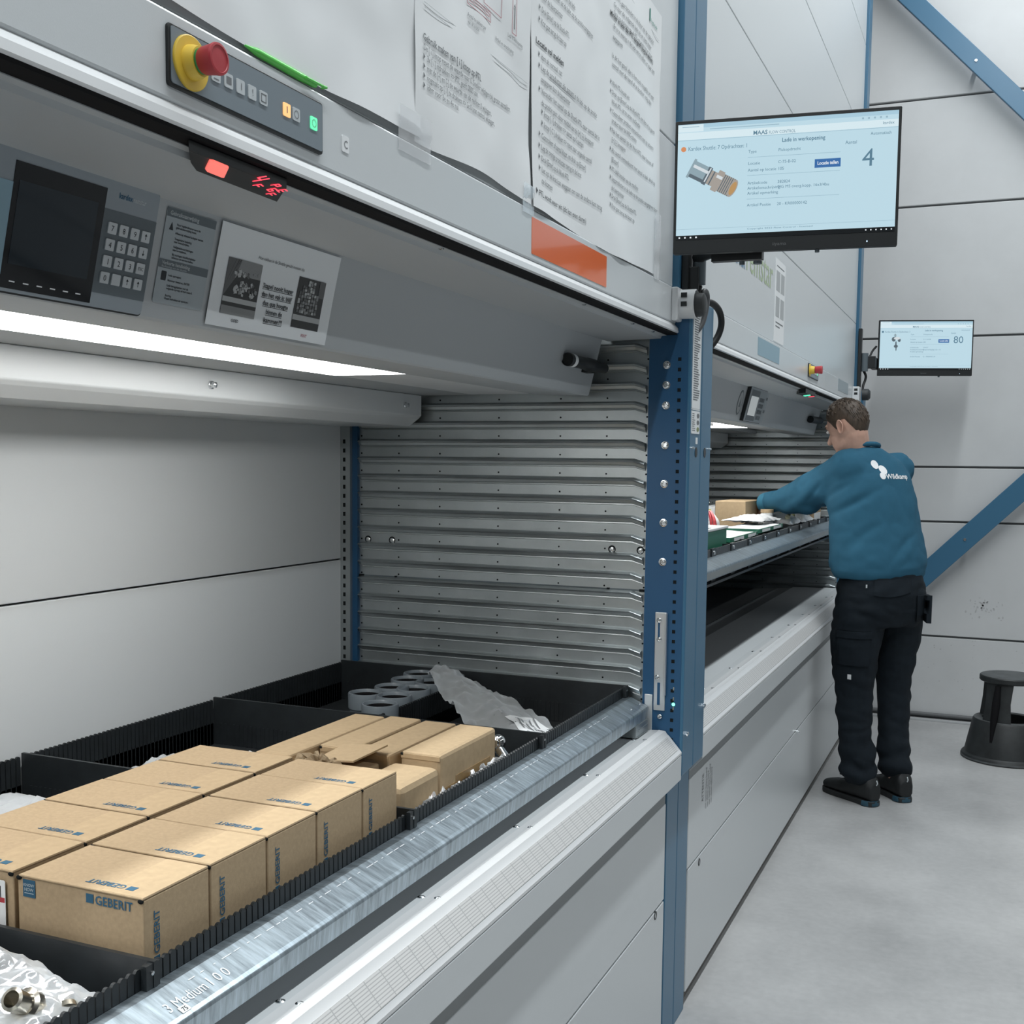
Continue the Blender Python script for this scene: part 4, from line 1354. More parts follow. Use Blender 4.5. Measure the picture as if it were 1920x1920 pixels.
for nm, lab, cs, sd, am in (
    ('plastic_bag', 'crumpled clear bag wedged between the inner boxes and the rear comb wall', ((-1.62, 1.15, 0.88), (-1.29, 1.10, 0.90), (-1.262, 1.33, 0.935), (-1.50, 1.42, 0.90)), 3, 0.016),
    ('plastic_bag', 'small clear bag with yellow green fittings behind the inner boxes', ((-1.50, 1.66, 0.880), (-1.27, 1.50, 0.945), (-1.255, 1.60, 0.940), (-1.40, 1.76, 0.880)), 6, 0.016),
    ('plastic_bag', 'flattened milky bag beside the narrow cartons', ((-1.40, 1.70, 0.87), (-1.16, 1.585, 0.930), (-1.195, 1.72, 0.925), (-1.38, 1.86, 0.86)), 9, 0.010)):
    t = thing(nm, lab, 'bag', tuple(sum((Vector(c) for c in cs), Vector()) / 4))
    m = MB()
    sheetbag(m, *cs, 26, 20, am, 24, sd, 0.022)
    m.build('film', M_filmwhite if 'milky' in lab else M_film, t, smooth=60)
    if 'yellow' in lab:
        for k in range(5):
            m = MB()
            elbow_fitting(m, (-1.40 + k * 0.028, 1.655 - 0.018 * k, 0.895 + 0.008 * k), (1, 0.4 * (-1) ** k, 0.3), 0.9)
            m.build('pipe_fitting', mat('lime_fitting', (0.36, 0.42, 0.08), 0.35) if k % 2 else M_chrome, t, smooth=35)

# chrome fittings and white scraps between cartons and rail
cf = thing('chrome_fitting', 'chrome elbow fitting standing against the rear divider beside the rail', 'pipe fitting', (-0.885, 2.06, 0.86))
m = MB()
m.lathe([(0.010, 0), (0.0105, 0.003), (0.0105, 0.03), (0.013, 0.032), (0.013, 0.040), (0.0, 0.041)], (-0.870, 2.030, 0.885), (-0.75, 0.35, 0.62), 18)
m.ell((-0.897, 2.045, 0.915), 0.0165, 0.0165, 0.0165, n=18, m=12)
m.lathe([(0.0, 0), (0.014, 0.0), (0.014, 0.010), (0.011, 0.012)], (-0.897, 2.045, 0.915), (-0.2, -1.0, 0.15), 16)
m.build('elbow', M_chrome, cf, smooth=40)
random.seed(31)
for k, (x, y) in enumerate(((-0.868, 1.985), (-0.864, 1.95), (-0.866, 1.915), (-0.8625, 1.87), (-0.8635, 1.80), (-0.862, 1.745), (-0.8655, 1.70))):
    t = thing('small_bag', ['knotted clear bag end below the chrome elbow by the rail', 'white plastic scrap bag beside the chrome elbow', 'clear bag of small parts past the taped carton',
                            'clear bag squeezed beside the taped carton', 'shiny bag corner showing under the taped carton', 'white film scrap beside the slanted carton', 'small clear scrap bag nearest the printed boxes'][k], 'bag', (x, y, 0.86))
    m = MB()
    m.ell((x, y, 0.875), 0.013, 0.030, 0.030, n=16, m=10)
    for v in m.v:
        q = 1 + 0.7 * nz(v.x, v.y, v.z, 70, k + 3)
        v.x = x + (v.x - x) * min(q, 1.1)
        v.y = y + (v.y - y) * q
        v.z = 0.870 + (v.z - 0.872) * q + 0.008 * nz(v.x, v.y, v.z, 140, k)
    m.build('film', M_filmwhite if k % 2 else M_film, t)
    m = MB()
    elbow_fitting(m, (x, y + 0.01, 0.870), (random.uniform(-.3, .3), random.uniform(-1, 1), 0.6), 0.7)
    m.build('pipe_fitting', M_chrome, t, smooth=35)

# ================================================================ papers on the upper front
PX = -0.7415


def sheet(name, label, y0, y1, z0_, z1, sd, x=PX, cut=None, amp=0.004):
    t = thing(name, label, 'poster', (x, (y0 + y1) / 2, z0_))

    def g(u, v):
        y, z = y0 + (y1 - y0) * u, z0_ + (z1 - z0_) * v
        lift = 0.004 + amp * (nz(y, z, 0, 5, sd) + 0.5 * nz(y, z, 0, 13, sd + 3)) + amp * 1.3 * max(0, 1 - v * 6) * (0.5 + 0.5 * math.sin(u * 9 + sd))
        zz = z + 0.004 * math.sin(u * 6.5 + sd) * (1 - v)
        return Vector((x + max(0.0012, lift), y, zz))
    m = MB()
    m.grid(g, 40, 30)
    p = m.build('sheet', M_paper, t, smooth=60)

    def on(y, z, d=0.0009):
        return g((y - y0) / (y1 - y0), (z - z0_) / (z1 - z0_)) + Vector((d, 0, 0))
    t['_dummy'] = 0
    return t, on


class PF:
    """paper frame: follows the curled sheet; u = y, v = z"""

    def __init__(s, on):
        s.on = on

    def p(s, a, b, c=0.0):
        q = s.on(a, b)
        return Vector((q.x + c, a, b))


ta, ona = sheet('poster_sheet', 'blank bottom part of the large white sheet above the emergency stop', 0.70, 1.400, 1.8985, 2.47, 1.0, amp=0.005)
tb, onb = sheet('poster_sheet', 'white instruction sheet with red diagrams and one block of text, second from left', 1.385, 1.785, 1.8990, 2.47, 4.3)
tc_, onc = sheet('poster_sheet', 'white instruction sheet with two long text columns beside the blue post', 1.7925, 2.556, 1.8905, 2.464, 7.7)
P1, P2 = PF(onb), PF(onc)
m = MB()
m.text(P1, 1.4055, 2.0330, 'Gebruik maken van [ i ] knop op PTL', 0.0135, sx=0.82, bold=True, fit=0.185)
for k, (s_, w, bl) in enumerate((('De [ i ] knop reset de waarde naar 0. Sneller wijzigen bij grote aantallen.', 0.295, 0), ('3x [ i ] indrukken => PTL geeft 0000 aan.', 0.165, 1), ('met de [+] en [-] de waarde van de rechter 0 wijzigen,', 0.215, 1),
                                 ('nogmaals op [ i ] te drukken => 2e 0 (van rechts) wijzigen,', 0.225, 1), ('idem voor 3e en 4e nul.', 0.098, 1))):
    v = 2.0195 - k * 0.01245
    m.text(P1, 1.4055 + 0.010 * bl, v, s_, 0.0118, fit=w)
    if bl:
        m.prism([(1.4058, v + 0.001), (1.4105, v + 0.0045), (1.4058, v + 0.008)], 0.0, 0.0003, fr=P1)
m.text(P1, 1.545, 2.112, 'Aantal te pakken per', 0.009, fit=0.062)
m.text(P1, 1.545, 2.102, 'vak of locatie', 0.009, fit=0.038)
m.text(P1, 1.645, 2.112, 'Artikel en omschrijving', 0.009, fit=0.068)
m.text(P1, 1.690, 2.132, 'Lade in werkopening', 0.009, fit=0.058)
m.prism([(1.7125, 2.150), (1.7145, 2.150), (1.7145, 2.185), (1.7125, 2.185)], 0, 0.0003, fr=P1)
m.prism([(1.7085, 2.183), (1.7135, 2.188), (1.7135, 2.184)], 0, 0.0003, fr=P1)
m.build('lettering', M_inkgrey, tb, kind='stuff')
m = MB()


def rect(m, fr, u0, u1, v0, v1, w):
    for a in ((u0, u1, v0, v0 + w), (u0, u1, v1 - w, v1), (u0, u0 + w, v0, v1), (u1 - w, u1, v0, v1)):
        m.prism([(a[0], a[2]), (a[1], a[2]), (a[1], a[3]), (a[0], a[3])], 0, 0.0003, fr=fr)


rect(m, P1, 1.545, 1.626, 2.130, 2.145, 0.0009)
rect(m, P1, 1.550, 1.620, 2.136, 2.141, 0.0007)
rect(m, P1, 1.600, 1.665, 2.150, 2.235, 0.0009)
rect(m, P1, 1.705, 1.722, 2.142, 2.205, 0.0009)
m.build('red_diagram', mat('faded_red_print', (0.52, 0.24, 0.27), 0.8), tb, kind='stuff')
m = MB()
for v in (2.0770, 2.0835):
    m.prism([(1.4113, v), (1.775, v + 0.002), (1.775, v + 0.0026), (1.4113, v + 0.0006)], 0, 0.0003, fr=P1)
m.build('fold_rules', mat('pale_rule', (0.50, 0.52, 0.53), 0.8), tb, kind='stuff')
m = MB()
m.prism([(1.683, 2.192), (1.692, 2.192), (1.683, 2.206)], 0, 0.0003, fr=P1)
m.build('green_mark', mat('teal_mark', (0.03, 0.22, 0.17), 0.7), tb)
# text sheet
m = MB()
hb = MB()
L1 = [('Loop naar de aangegeven shuttle', 0.15, 2.300, 0), ('Controleer op het scherm de lade', 0.165, 2.281, 0), ('Pak de producten uit de lade, op de positie aangegeven', 0.27, 2.2645, 0), ('door de laserpointer', 0.10, 2.2435, 0), ('Druk [Enter] op de Shuttle PTL', 0.135, 2.2220, 1), ('Krat gaat terug de baan op', 0.12, 2.2030, 1),
      ('idem als normaal, tot:', 0.100, 2.1465, 1), ('Leg de producten die passen in de lade, op de positie', 0.300, 2.1285, 1), ('aangegeven door de laserpointer', 0.145, 2.1095, 0), ('Verander het aantal op de Shuttle PTL naar aantal dat in', 0.318, 2.0905, 1),
      ('de positie past, door middel van de [+] [-] knoppen', 0.280, 2.0715, 0), ('knop [ i ] drukken => aantal op 0 zetten', 0.215, 2.0555, 2), ('knop [ C ] drukken => reset naar originele aantal', 0.260, 2.0370, 2), ('Controleer of aantal klopt, en druk op [Enter]', 0.240, 2.0170, 1),
      ('Leg de overige producten terug in de krat', 0.215, 1.9985, 1), ('Druk [Enter] op de Werk PTL', 0.150, 1.9800, 1), ('Let op: de krat kan weggaan om aan de andere kant terug', 0.330, 1.9615, 1), ('te komen', 0.060, 1.9430, 0), ]
for s_, w, v, bl in L1:
    u = 1.8330 if bl < 2 else 1.8440
    m.text(P2, u, v - 0.003, s_, 0.0135, fit=w * 0.96)
    if bl:
        uu = u - 0.010
        m.prism([(uu, v - 0.001), (uu + 0.005, v + 0.003), (uu, v + 0.007)], 0, 0.0003, fr=P2)
m.prism([(1.868, 2.1240), (1.998, 2.1240), (1.998, 2.1248), (1.868, 2.1248)], 0, 0.0003, fr=P2)
hb.text(P2, 1.8110, 2.1630, 'Locatie vol melden', 0.0145, bold=True, fit=0.125)
hb.text(P2, 1.8180, 1.9170, 'PTL wordt weer wit (dit kan even duren)', 0.0140, fit=0.245)
hb.prism([(1.807, 1.919), (1.813, 1.923), (1.807, 1.928)], 0, 0.0003, fr=P2)
L2 = [('De PTL gaat branden in de kleur van de opdracht', 0.29, 2.385, 0), ('Ga naar de volgende lade als er niets meer', 0.27, 2.367, 0), ('Druk op de knop van de PTL en wacht tot er groen', 0.28, 2.351, 0),
      ('Er is te weinig in de lade om te vullen, er staat een', 0.300, 2.325, 0), ('aangegeven', 0.060, 2.305, 0), ('Is dit het geval, dan is het toch mogelijk om een', 0.300, 2.2700, 0), ('aantal met de hand af te boeken, volg dan', 0.280, 2.2530, 0),
      ('Werk PTL brandt wit', 0.110, 2.2170, 1), ('Druk op [Enter] op de Werk PTL om deze vrij te geven', 0.310, 2.1990, 1), ('Werk PTL uit te zetten via Shuttle', 0.190, 2.1810, 0), ('Controleer product overeenkomt met op scherm', 0.300, 2.1620, 1),
      ('product door de WEC-scherm', 0.165, 2.1450, 0), ('Pak het aantal op de Werk PTL naar boven of', 0.300, 2.1260, 1), ('[+] [-] knoppen', 0.090, 2.1080, 0), ('Als aantal overeenkomt met aantal in bak, druk op', 0.310, 2.0880, 1),
      ('[Enter]', 0.045, 2.0700, 0), ('PTL blijft branden van de machine', 0.185, 2.0510, 1), ('Leg producten in de lade op de positie aangegeven door', 0.335, 2.0330, 1), ('de laserpointer', 0.090, 2.0150, 0), ('Druk [Enter] op de Shuttle PTL', 0.180, 1.9985, 1), ('Krat gaat terug de baan op', 0.165, 1.9800, 1)]
for s_, w, v, bl in L2:
    m.text(P2, 2.2120, v - 0.002, s_, 0.0125, fit=w * 0.97)
    if bl:
        m.prism([(2.2035, v - 0.001), (2.2085, v + 0.003), (2.2035, v + 0.007)], 0, 0.0003, fr=P2)
hb.text(P2, 2.1900, 2.3410, 'Minder in lade dan PTL aangeeft (nog te nemen)', 0.0135, bold=True, fit=0.300)
m.build('lettering', M_inkgrey, tc_, kind='stuff')
hb.build('heading', M_ink, tc_, kind='stuff')
m = MB()
m.prism([(2.30, 2.418), (2.535, 2.404), (2.535, 2.4048), (2.30, 2.4188)], 0, 0.0003, fr=P2)
m.build('header_rule', MATS['pale_rule'], tc_)
m = MB()
m.prism([(2.452, 2.420), (2.459, 2.420), (2.459, 2.446), (2.452, 2.446)], 0, 0.0003, fr=P2)
m.text(P2, 2.464, 2.421, 'logistiek', 0.011, fit=0.055)
m.build('logo_mark', MATS['teal_mark'], tc_)
# tape strips that hold the sheets
for nm, y0, y1, z0_, z1, own in (('tape_strip', 1.335, 1.425, 1.872, 1.930, tb), ('tape_strip', 1.752, 1.800, 1.878, 1.925, tc_), ('tape_strip', 2.515, 2.560, 1.885, 2.03, tc_)):
    m = MB()
    m.grid(lambda u, v: Vector((-0.7335 + 0.0015 * nz(y0 + u, v * 3, 0, 6, 2) + (0.0015 if v > 0.5 else 0.0), y0 + (y1 - y0) * u, z0_ + (z1 - z0_) * v)), 10, 8)
    m.build(nm, M_tape, own, smooth=60)

# pen lying on the ledge of the fascia
pn = thing('pen', 'lime green ballpoint pen lying on the fascia ledge below the sheet', 'pen', (-0.7375, 1.08, 1.8935))
a, b = Vector((-0.7365, 1.010, 1.8960)), Vector((-0.7365, 1.156, 1.8955))
d = b - a
MB().lathe([(0.0, 0.0), (0.0012, 0.001), (0.0022, 0.010), (0.0042, 0.022), (0.0044, 0.075), (0.0046, 0.078), (0.0046, 0.112), (0.0042, 0.114), (0.0042, 0.128), (0.0030, 0.134), (0.0, 0.136)], a, d, 16).build('barrel', M_lime, pn, smooth=40)
MB().tube([a + d * 0.985 + Vector((0.001, 0, 0)), a + d * 1.0 + Vector((0.007, 0, 0)), a + d * 0.93 + Vector((0.0075, 0, -0.001)), a + d * 0.72 + Vector((0.0062, 0, -0.001))], 0.0016, 8).build('clip', M_lime, pn, smooth=60)

# laminated notice on the console
nt_ = thing('laminated_notice', 'laminated white notice with two grey photographs on the console', 'notice', (-0.93, 1.33, 1.64))


def ng(u, v):
    y, s_ = 1.1930 + 0.278 * u, 0.0055 + 0.129 * v
    return CO.p(y, s_, 0.0012 + 0.0015 * (1 + nz(y, s_, 0, 9, 2)))


class NF:
    def p(s, a, b, c=0.0):
        return CO.p(a, b, 0.0021 + 0.0015 * (1 + nz(a, b, 0, 9, 2)) - 0.0004 + c)


NFr = NF()
m = MB()
m.grid(ng, 24, 12)
m.build('sheet', mat('laminated_paper', (0.74, 0.77, 0.79), 0.25), nt_, smooth=60)
m = MB()
m.text(NFr, 1.2769, 0.1010, 'Hoe vakken in de Shuttle gevuld moeten zijn', 0.0062, fit=0.107)
for k, (s_, w) in enumerate((('Stapel nooit hoger', 0.0700), ('dan het vak is: blijf', 0.0700), ('dus qua hoogte', 0.0585), ('binnen de', 0.0375), ('kammen!!!', 0.0430))):
    uc = 1.3325
    v = 0.0665 - k * 0.0112
    m.text(NFr, uc - w / 2, v, s_, 0.0090, bold=True, fit=w)
    m.prism([(uc - w / 2, v - 0.0020), (uc + w / 2, v - 0.0020), (uc + w / 2, v - 0.0013), (uc - w / 2, v - 0.0013)], 0, 0.0002, fr=NFr)
m.text(NFr, 1.2420, 0.0140, 'GOED', 0.0055, bold=True)
m.build('lettering', M_ink, nt_, kind='stuff')
m = MB()
m.text(NFr, 1.4040, 0.0115, 'FOUT', 0.0055, bold=True)
m.build('red_lettering', mat('faded_red', (0.45, 0.12, 0.16), 0.7), nt_)
g1, g2, g3, g4 = (mat('photo_grey_%s' % w, (c, c * 1.03, c * 1.04), 0.4) for w, c in (('dark', 0.018), ('mid', 0.09), ('soft', 0.22), ('pale', 0.42)))
m = MB()


def patch(m, idx, pts, c=0.0002):
    m.cur = idx
    m.prism(pts, 0.0, c, fr=NFr)


random.seed(17)
patch(m, 1, [(1.2173, 0.0227), (1.2893, 0.0227), (1.2893, 0.0942), (1.2173, 0.0942)])
patch(m, 2, [(1.235, 0.070), (1.2893, 0.070), (1.2893, 0.0942), (1.245, 0.0942)], 0.0004)
for k in range(4):
    patch(m, 0 if k % 2 else 1, [(1.2173 + k * 0.003, 0.058 + k * 0.006), (1.2205 + k * 0.003, 0.058 + k * 0.006), (1.238 + k * 0.002, 0.0942), (1.233 + k * 0.002, 0.0942)], 0.0005)
patch(m, 0, [(1.2173, 0.045), (1.2893, 0.045), (1.2893, 0.074), (1.2400, 0.074)], 0.0005)
patch(m, 3, [(1.2173, 0.0385), (1.2893, 0.0385), (1.2893, 0.0450), (1.2173, 0.0450)], 0.0006)
patch(m, 0, [(1.2173, 0.0335), (1.2893, 0.0335), (1.2893, 0.0385), (1.2173, 0.0385)], 0.0006)
patch(m, 2, [(1.2173, 0.0227), (1.2893, 0.0227), (1.2893, 0.0335), (1.2173, 0.0335)], 0.0006)
for k in range(70):
    row = random.random() < 0.35
    u = random.uniform(1.234, 1.284)
    v = random.uniform(0.074, 0.080) if row else random.uniform(0.049, 0.066)
    s_ = random.uniform(0.0012, 0.0034)
    a0 = random.uniform(0, pi)
    patch(m, random.choice((2, 3, 3, 1)), [(u + s_ * math.cos(a0 + q * 1.57) * (1 + 0.4 * (q % 2)), v + s_ * math.sin(a0 + q * 1.57)) for q in range(4)], 0.0007 + k * 0.000002)
m.build('photo_print', [g1, g2, g3, g4], nt_, label='photograph of a tray filled level', kind='stuff')
m = MB()
patch(m, 0, [(1.3758, 0.0227), (1.4440, 0.0227), (1.4440, 0.0935), (1.3758, 0.0935)])
patch(m, 3, [(1.3758, 0.0335), (1.4440, 0.0335), (1.4440, 0.0410), (1.3758, 0.0410)], 0.0005)
patch(m, 1, [(1.4290, 0.070), (1.4440, 0.070), (1.4440, 0.0935), (1.4290, 0.0935)], 0.0005)
for r in range(11):
    for c in range(8):
        u, v = 1.381 + c * 0.0063 + random.uniform(-.001, .001), 0.044 + r * 0.0043 + random.uniform(-.0008, .0008)
        if (r > 6 and (c < 1 or c > 5)) or (r > 8 and c < 3):
            continue
        q = random.choice((1, 1, 2, 2, 3))
        patch(m, q, [(u, v), (u + 0.0052, v + random.uniform(-.0006, .0006)), (u + 0.0050, v + 0.0036), (u + 0.0003, v + 0.0037)], 0.0006 + (r * 8 + c) * 0.000002)
m.build('photo_print', [g1, g2, g3, g4], nt_, label='photograph of a tray stacked too high', kind='stuff')

# ================================================================ monitors
M_scr = mat('screen_pale_blue', (0.02, 0.02, 0.02), 0.25, emit=(0.60, 0.83, 0.94), estr=0.90)
M_scrw = mat('screen_bar_white', (0.02, 0.02, 0.02), 0.25, emit=(0.76, 0.92, 0.98), estr=0.95)
M_scrtab = mat('screen_tab_blue', (0.02, 0.02, 0.02), 0.25, emit=(0.46, 0.70, 0.84), estr=0.90)
M_scrtx = mat('screen_text', (0.05, 0.10, 0.14), 0.3, emit=(0.10, 0.20, 0.27), estr=0.8)
M_scrln = mat('screen_line', (0.05, 0.10, 0.14), 0.3, emit=(0.36, 0.52, 0.60), estr=0.8)
M_scrblack = mat('screen_dark', (0.01, 0.012, 0.014), 0.3)
M_scrbtn = mat('screen_button_blue', (0.02, 0.02, 0.05), 0.3, emit=(0.035, 0.16, 0.42), estr=0.9)
M_scror = mat('screen_orange', (0.05, 0.02, 0.02), 0.3, emit=(0.75, 0.30, 0.12), estr=0.9)


def monitor(label, L, R, big, small, brace_=None):
    """L,R: lower left and lower right corners (x, y, z) of the face, height h"""
    L, R = Vector(L), Vector(R)
    w = (R - L).length
    h = w * 0.605
    F = Frame(L, R - L, (0, 0, 1))
    t = thing('monitor', label, 'monitor', tuple(F.p(w / 2, 0, -0.02)))
    k = w / 0.4808
    MB().rbox(F, 0, w, 0, h, -0.018, 0.0, 0.003).build('housing', M_black, t, bevel=0.001)
    MB().rbox(F, 0.10 * w, 0.90 * w, 0.12 * h, 0.80 * h, -0.036, -0.018, 0.01).build('rear_shell', M_black, t)
    bz = 0.0062 * k
    b0 = 0.030 * k
    tk = 0.010 * k
    s0, s1 = b0 + tk, h - 0.008 * k
    u0, u1 = bz, w - bz
    MB().fbox(F, u0, u1, s0, s1, 0, 0.0006).build('screen', M_scr, t)
    W_, H_ = u1 - u0, s1 - s0

    class SF:
        def p(s, a, b, c=0.0):
            return F.p(u0 + a * W_, s0 + b * H_, 0.0006 + c)
    sf = SF()

    def rc(m, a0, a1, b0_, b1, c=0.0003):
        m.prism([(a0, b0_), (a1, b0_), (a1, b1), (a0, b1)], 0, c, fr=sf)
    m = MB()
    rc(m, 0, 1, 0.965, 1.0)
    m.build('screen_tab_bar', M_scrtab, t)
    m = MB()
    rc(m, 0, 0.12, 0.932, 0.995, 0.0005)
    rc(m, 0, 1, 0.862, 0.925)
    m.build('screen_bars', M_scrw, t)
    MB().fbox(F, u0, u1, b0, s0, 0, 0.0006).build('task_bar', M_scrblack, t)
    m = MB()
    for i in range(4):
        m.fbox(F, u0 + 0.006 * k + i * 0.0125 * k, u0 + 0.0095 * k + i * 0.0125 * k, b0 + 0.0035 * k, b0 + 0.0068 * k, 0.0006, 0.0008)
    for i in range(6):
        m.fbox(F, u1 - 0.008 * k - i * 0.0105 * k, u1 - 0.0055 * k - i * 0.0105 * k, b0 + 0.004 * k, b0 + 0.0065 * k, 0.0006, 0.0008)
    m.build('task_icons', mat('icon_white', (0.5, 0.5, 0.5), 0.4, emit=(0.8, 0.85, 0.88), estr=0.7), t, kind='stuff')
    m = MB()
    asp = W_ / H_

    def tx(a, b, s_, size, fit=None, bold=False, al='L'):
        # size is in units of screen height; squeeze for the aspect of the frame
        vs, fs, ww = txt_geo(s_, bold)
        sx = (fit / (ww * size)) if fit else 1 / asp
        du = {'L': 0, 'C': -ww * size * sx / 2, 'R': -ww * size * sx}[al]
        m.add([sf.p(a + du + q.x * size * sx, b + q.y * size, 0.0010) for q in vs], fs)
    tx(0.352, 0.868, 'MAAS', 0.052, bold=True, fit=0.066)
    tx(0.424, 0.868, 'FLOW CONTROL', 0.038, fit=0.122)
    tx(0.050, 0.762, big[0], 0.052, fit=0.275)
    tx(0.485, 0.790, 'Lade in werkopening', 0.050, fit=0.195, bold=True)
    tx(0.880, 0.800, 'Automatisch', 0.038, fit=0.09)
    tx(0.932, 0.885, 'kardex', 0.036, fit=0.05)
    tx(0.770, 0.735, 'Aantal', 0.042, fit=0.05)
    for b, l, r in ((0.710, 'Type', 'Pickopdracht'), (0.605, 'Locatie', big[2]), (0.545, 'Aantal op locatie', big[3]), (0.430, 'Artikelcode', big[4]), (0.385, 'Artikelomschrijving', big[5]), (0.340, 'Artikel opmerking', ''), (0.235, 'Artikel Positie', big[6])):
        tx(0.332, b, l, 0.037)
        if r:
            tx(0.470, b, r, 0.037)
    tx(0.335, 0.030, 'Copyright 2022 Flow Control - licensed', 0.018, fit=0.30)
    tx(0.872 if small is None else 0.850, 0.535, big[1], 0.215, al='C')
    m.build('screen_text', M_scrtx, t, kind='stuff')
    m = MB()
    for b in (0.670, 0.510, 0.300):
        rc(m, 0.330, 0.750, b, b + 0.003, 0.0005)
    rc(m, 0, 1, 0.855, 0.858, 0.0005)
    rc(m, 0, 1, 0.055, 0.057, 0.0005)
    rc(m, 0.15, 0.47, 0.945, 0.951, 0.0005)
    rc(m, 0.02, 0.10, 0.972, 0.978, 0.0006)
    for i in range(5):
        rc(m, 0.84 + i * 0.026, 0.848 + i * 0.026, 0.940, 0.955, 0.0006)
    m.build('screen_lines', M_scrln, t, kind='stuff')
    m = MB()
    rc(m, 0.636, 0.752, 0.545, 0.620, 0.0005)
    m.build('screen_button', M_scrbtn, t)
    m = MB()
    vs, fs, ww = txt_geo('Locatie tellen', True)
    m.add([sf.p(0.648 + q.x * 0.094 / ww, 0.570 + q.y * 0.042, 0.0010) for q in vs], fs)
    m.build('button_text', MATS['icon_white'], t)
    m = MB()
    m.prism([(0.028 + 0.012 * math.cos(a), 0.778 + 0.012 * asp * math.sin(a)) for a in [2 * pi * i / 20 for i in range(20)]], 0, 0.0006, fr=sf)
    m.build('status_dot', M_scror if small is None else M_scrtx, t)
    # product picture (flat on the screen)
    fit1 = mat('picture_steel', (0.03, 0.03, 0.03), 0.3, emit=(0.30, 0.42, 0.48), estr=0.9)
    fit2 = mat('picture_shade', (0.03, 0.03, 0.03), 0.3, emit=(0.10, 0.14, 0.17), estr=0.9)
    fit3 = mat('picture_nickel', (0.03, 0.03, 0.03), 0.3, emit=(0.42, 0.38, 0.34), estr=0.9)
    fit4 = mat('picture_brass', (0.03, 0.03, 0.03), 0.3, emit=(0.55, 0.32, 0.12), estr=0.9)
    fit5 = mat('picture_light', (0.03, 0.03, 0.03), 0.3, emit=(0.75, 0.82, 0.86), estr=0.9)
    m = MB()

    def pg(i, pts, c):
        m.cur = i
        m.prism(pts, 0, c, fr=sf)
    if small is None:
        cx, cy, an = 0.170, 0.500, math.radians(-28)
        ca, sa = math.cos(an), math.sin(an)

        def L_(a, b):
            return (cx + (a * ca - b * sa), cy + (a * sa + b * ca) * asp)

        def qd(i, a0, a1, b0_, b1, c):
            pg(i, [L_(a0, b0_), L_(a1, b0_), L_(a1, b1), L_(a0, b1)], c)
        qd(0, -0.112, -0.035, -0.040, 0.040, 0.0004)
        qd(4, -0.112, -0.035, 0.008, 0.022, 0.0006)
        qd(1, -0.112, -0.035, -0.040, -0.024, 0.0006)
        qd(0, -0.122, -0.110, -0.047, 0.047, 0.0005)
        qd(1, -0.042, -0.022, -0.043, 0.043, 0.0005)
        qd(4, -0.034, -0.028, -0.030, 0.040, 0.0006)
        qd(2, -0.022, 0.018, -0.034, 0.034, 0.0004)
        qd(1, -0.010, -0.004, -0.034, 0.034, 0.0006)
        qd(2, 0.010, 0.040, -0.050, 0.050, 0.0005)
        qd(4, 0.010, 0.040, 0.012, 0.026, 0.0006)
        qd(2, 0.040, 0.105, -0.043, 0.043, 0.0004)
        for q in range(6):
            qd(1, 0.045 + q * 0.010, 0.049 + q * 0.010, -0.043, 0.043, 0.0006)
        pg(2, [L_(0.105 + 0.018 * math.cos(a), 0.043 * math.sin(a)) for a in [2 * pi * i / 20 for i in range(20)]], 0.0007)
        pg(3, [L_(0.106 + 0.013 * math.cos(a), 0.033 * math.sin(a)) for a in [2 * pi * i / 20 for i in range(20)]], 0.0009)
    else:
        for (a, b, ra, rb, i) in ((0.15, 0.62, 0.022, 0.05, 1), (0.185, 0.64, 0.035, 0.03, 4), (0.21, 0.60, 0.016, 0.04, 1), (0.165, 0.70, 0.012, 0.04, 0), (0.175, 0.52, 0.008, 0.06, 1), (0.175, 0.47, 0.022, 0.035, 1), (0.178, 0.42, 0.006, 0.05, 1)):
            pg(i, [(a + ra * math.cos(q), b + rb * math.sin(q)) for q in [2 * pi * j / 14 for j in range(14)]], 0.0004 + 0.0001 * i)
    m.build('product_picture', [fit1, fit2, fit3, fit4, fit5], t, kind='stuff')
    m = MB()
    vs, fs, ww = txt_geo('iiyama', False)
    m.add([F.p(w * 0.455 + q.x * 0.030 * k / ww, 0.011 * k + q.y * 0.010 * k, 0.0004) for q in vs], fs)
    m.build('maker_lettering', mat('bezel_grey', (0.12, 0.125, 0.13), 0.5), t)
    m = MB()
    m.fbox(F, w * 0.868, w * 0.873, 0.010 * k, 0.013 * k, 0, 0.0005)
    m.build('power_light', mat('power_led', (0.5, 0.6, 0.7), 0.4, emit=(0.6, 0.8, 1.0), estr=1.2), t)
    m = MB()
    m.cyl(F.p(w * 0.655, -0.006 * k, -0.010), F.p(w * 0.655, 0.002, -0.010), 0.005 * k, n=12)
    m.build('joystick', M_dgrey, t, smooth=40)
    return t, F, w, h


m1, F1, w1, h1 = monitor('large monitor showing the number 4 beside the blue post', (-0.7032, 2.560, 1.9425), (-0.2262, 2.620, 1.9425),
                         ('Kardex Shuttle: 7 Opdrachten: 1', '4', 'C-75-B-02', '105', '382824', 'TIG MS overg.kopp. 16x3/4bu', '20 - KR00000142'), None)
m2, F2, w2, h2 = monitor('small looking monitor showing the number 80 near the end wall', (-0.632, 6.455, 1.954), (-0.1660, 6.595, 1.954),
                         ('Kardex Shuttle: 6 Opdrachten: 3', '80', 'C-11-A-04', '240', '104417', 'Kraanverlenging 1/2 x 15', '12 - KR00000118'), 'x')
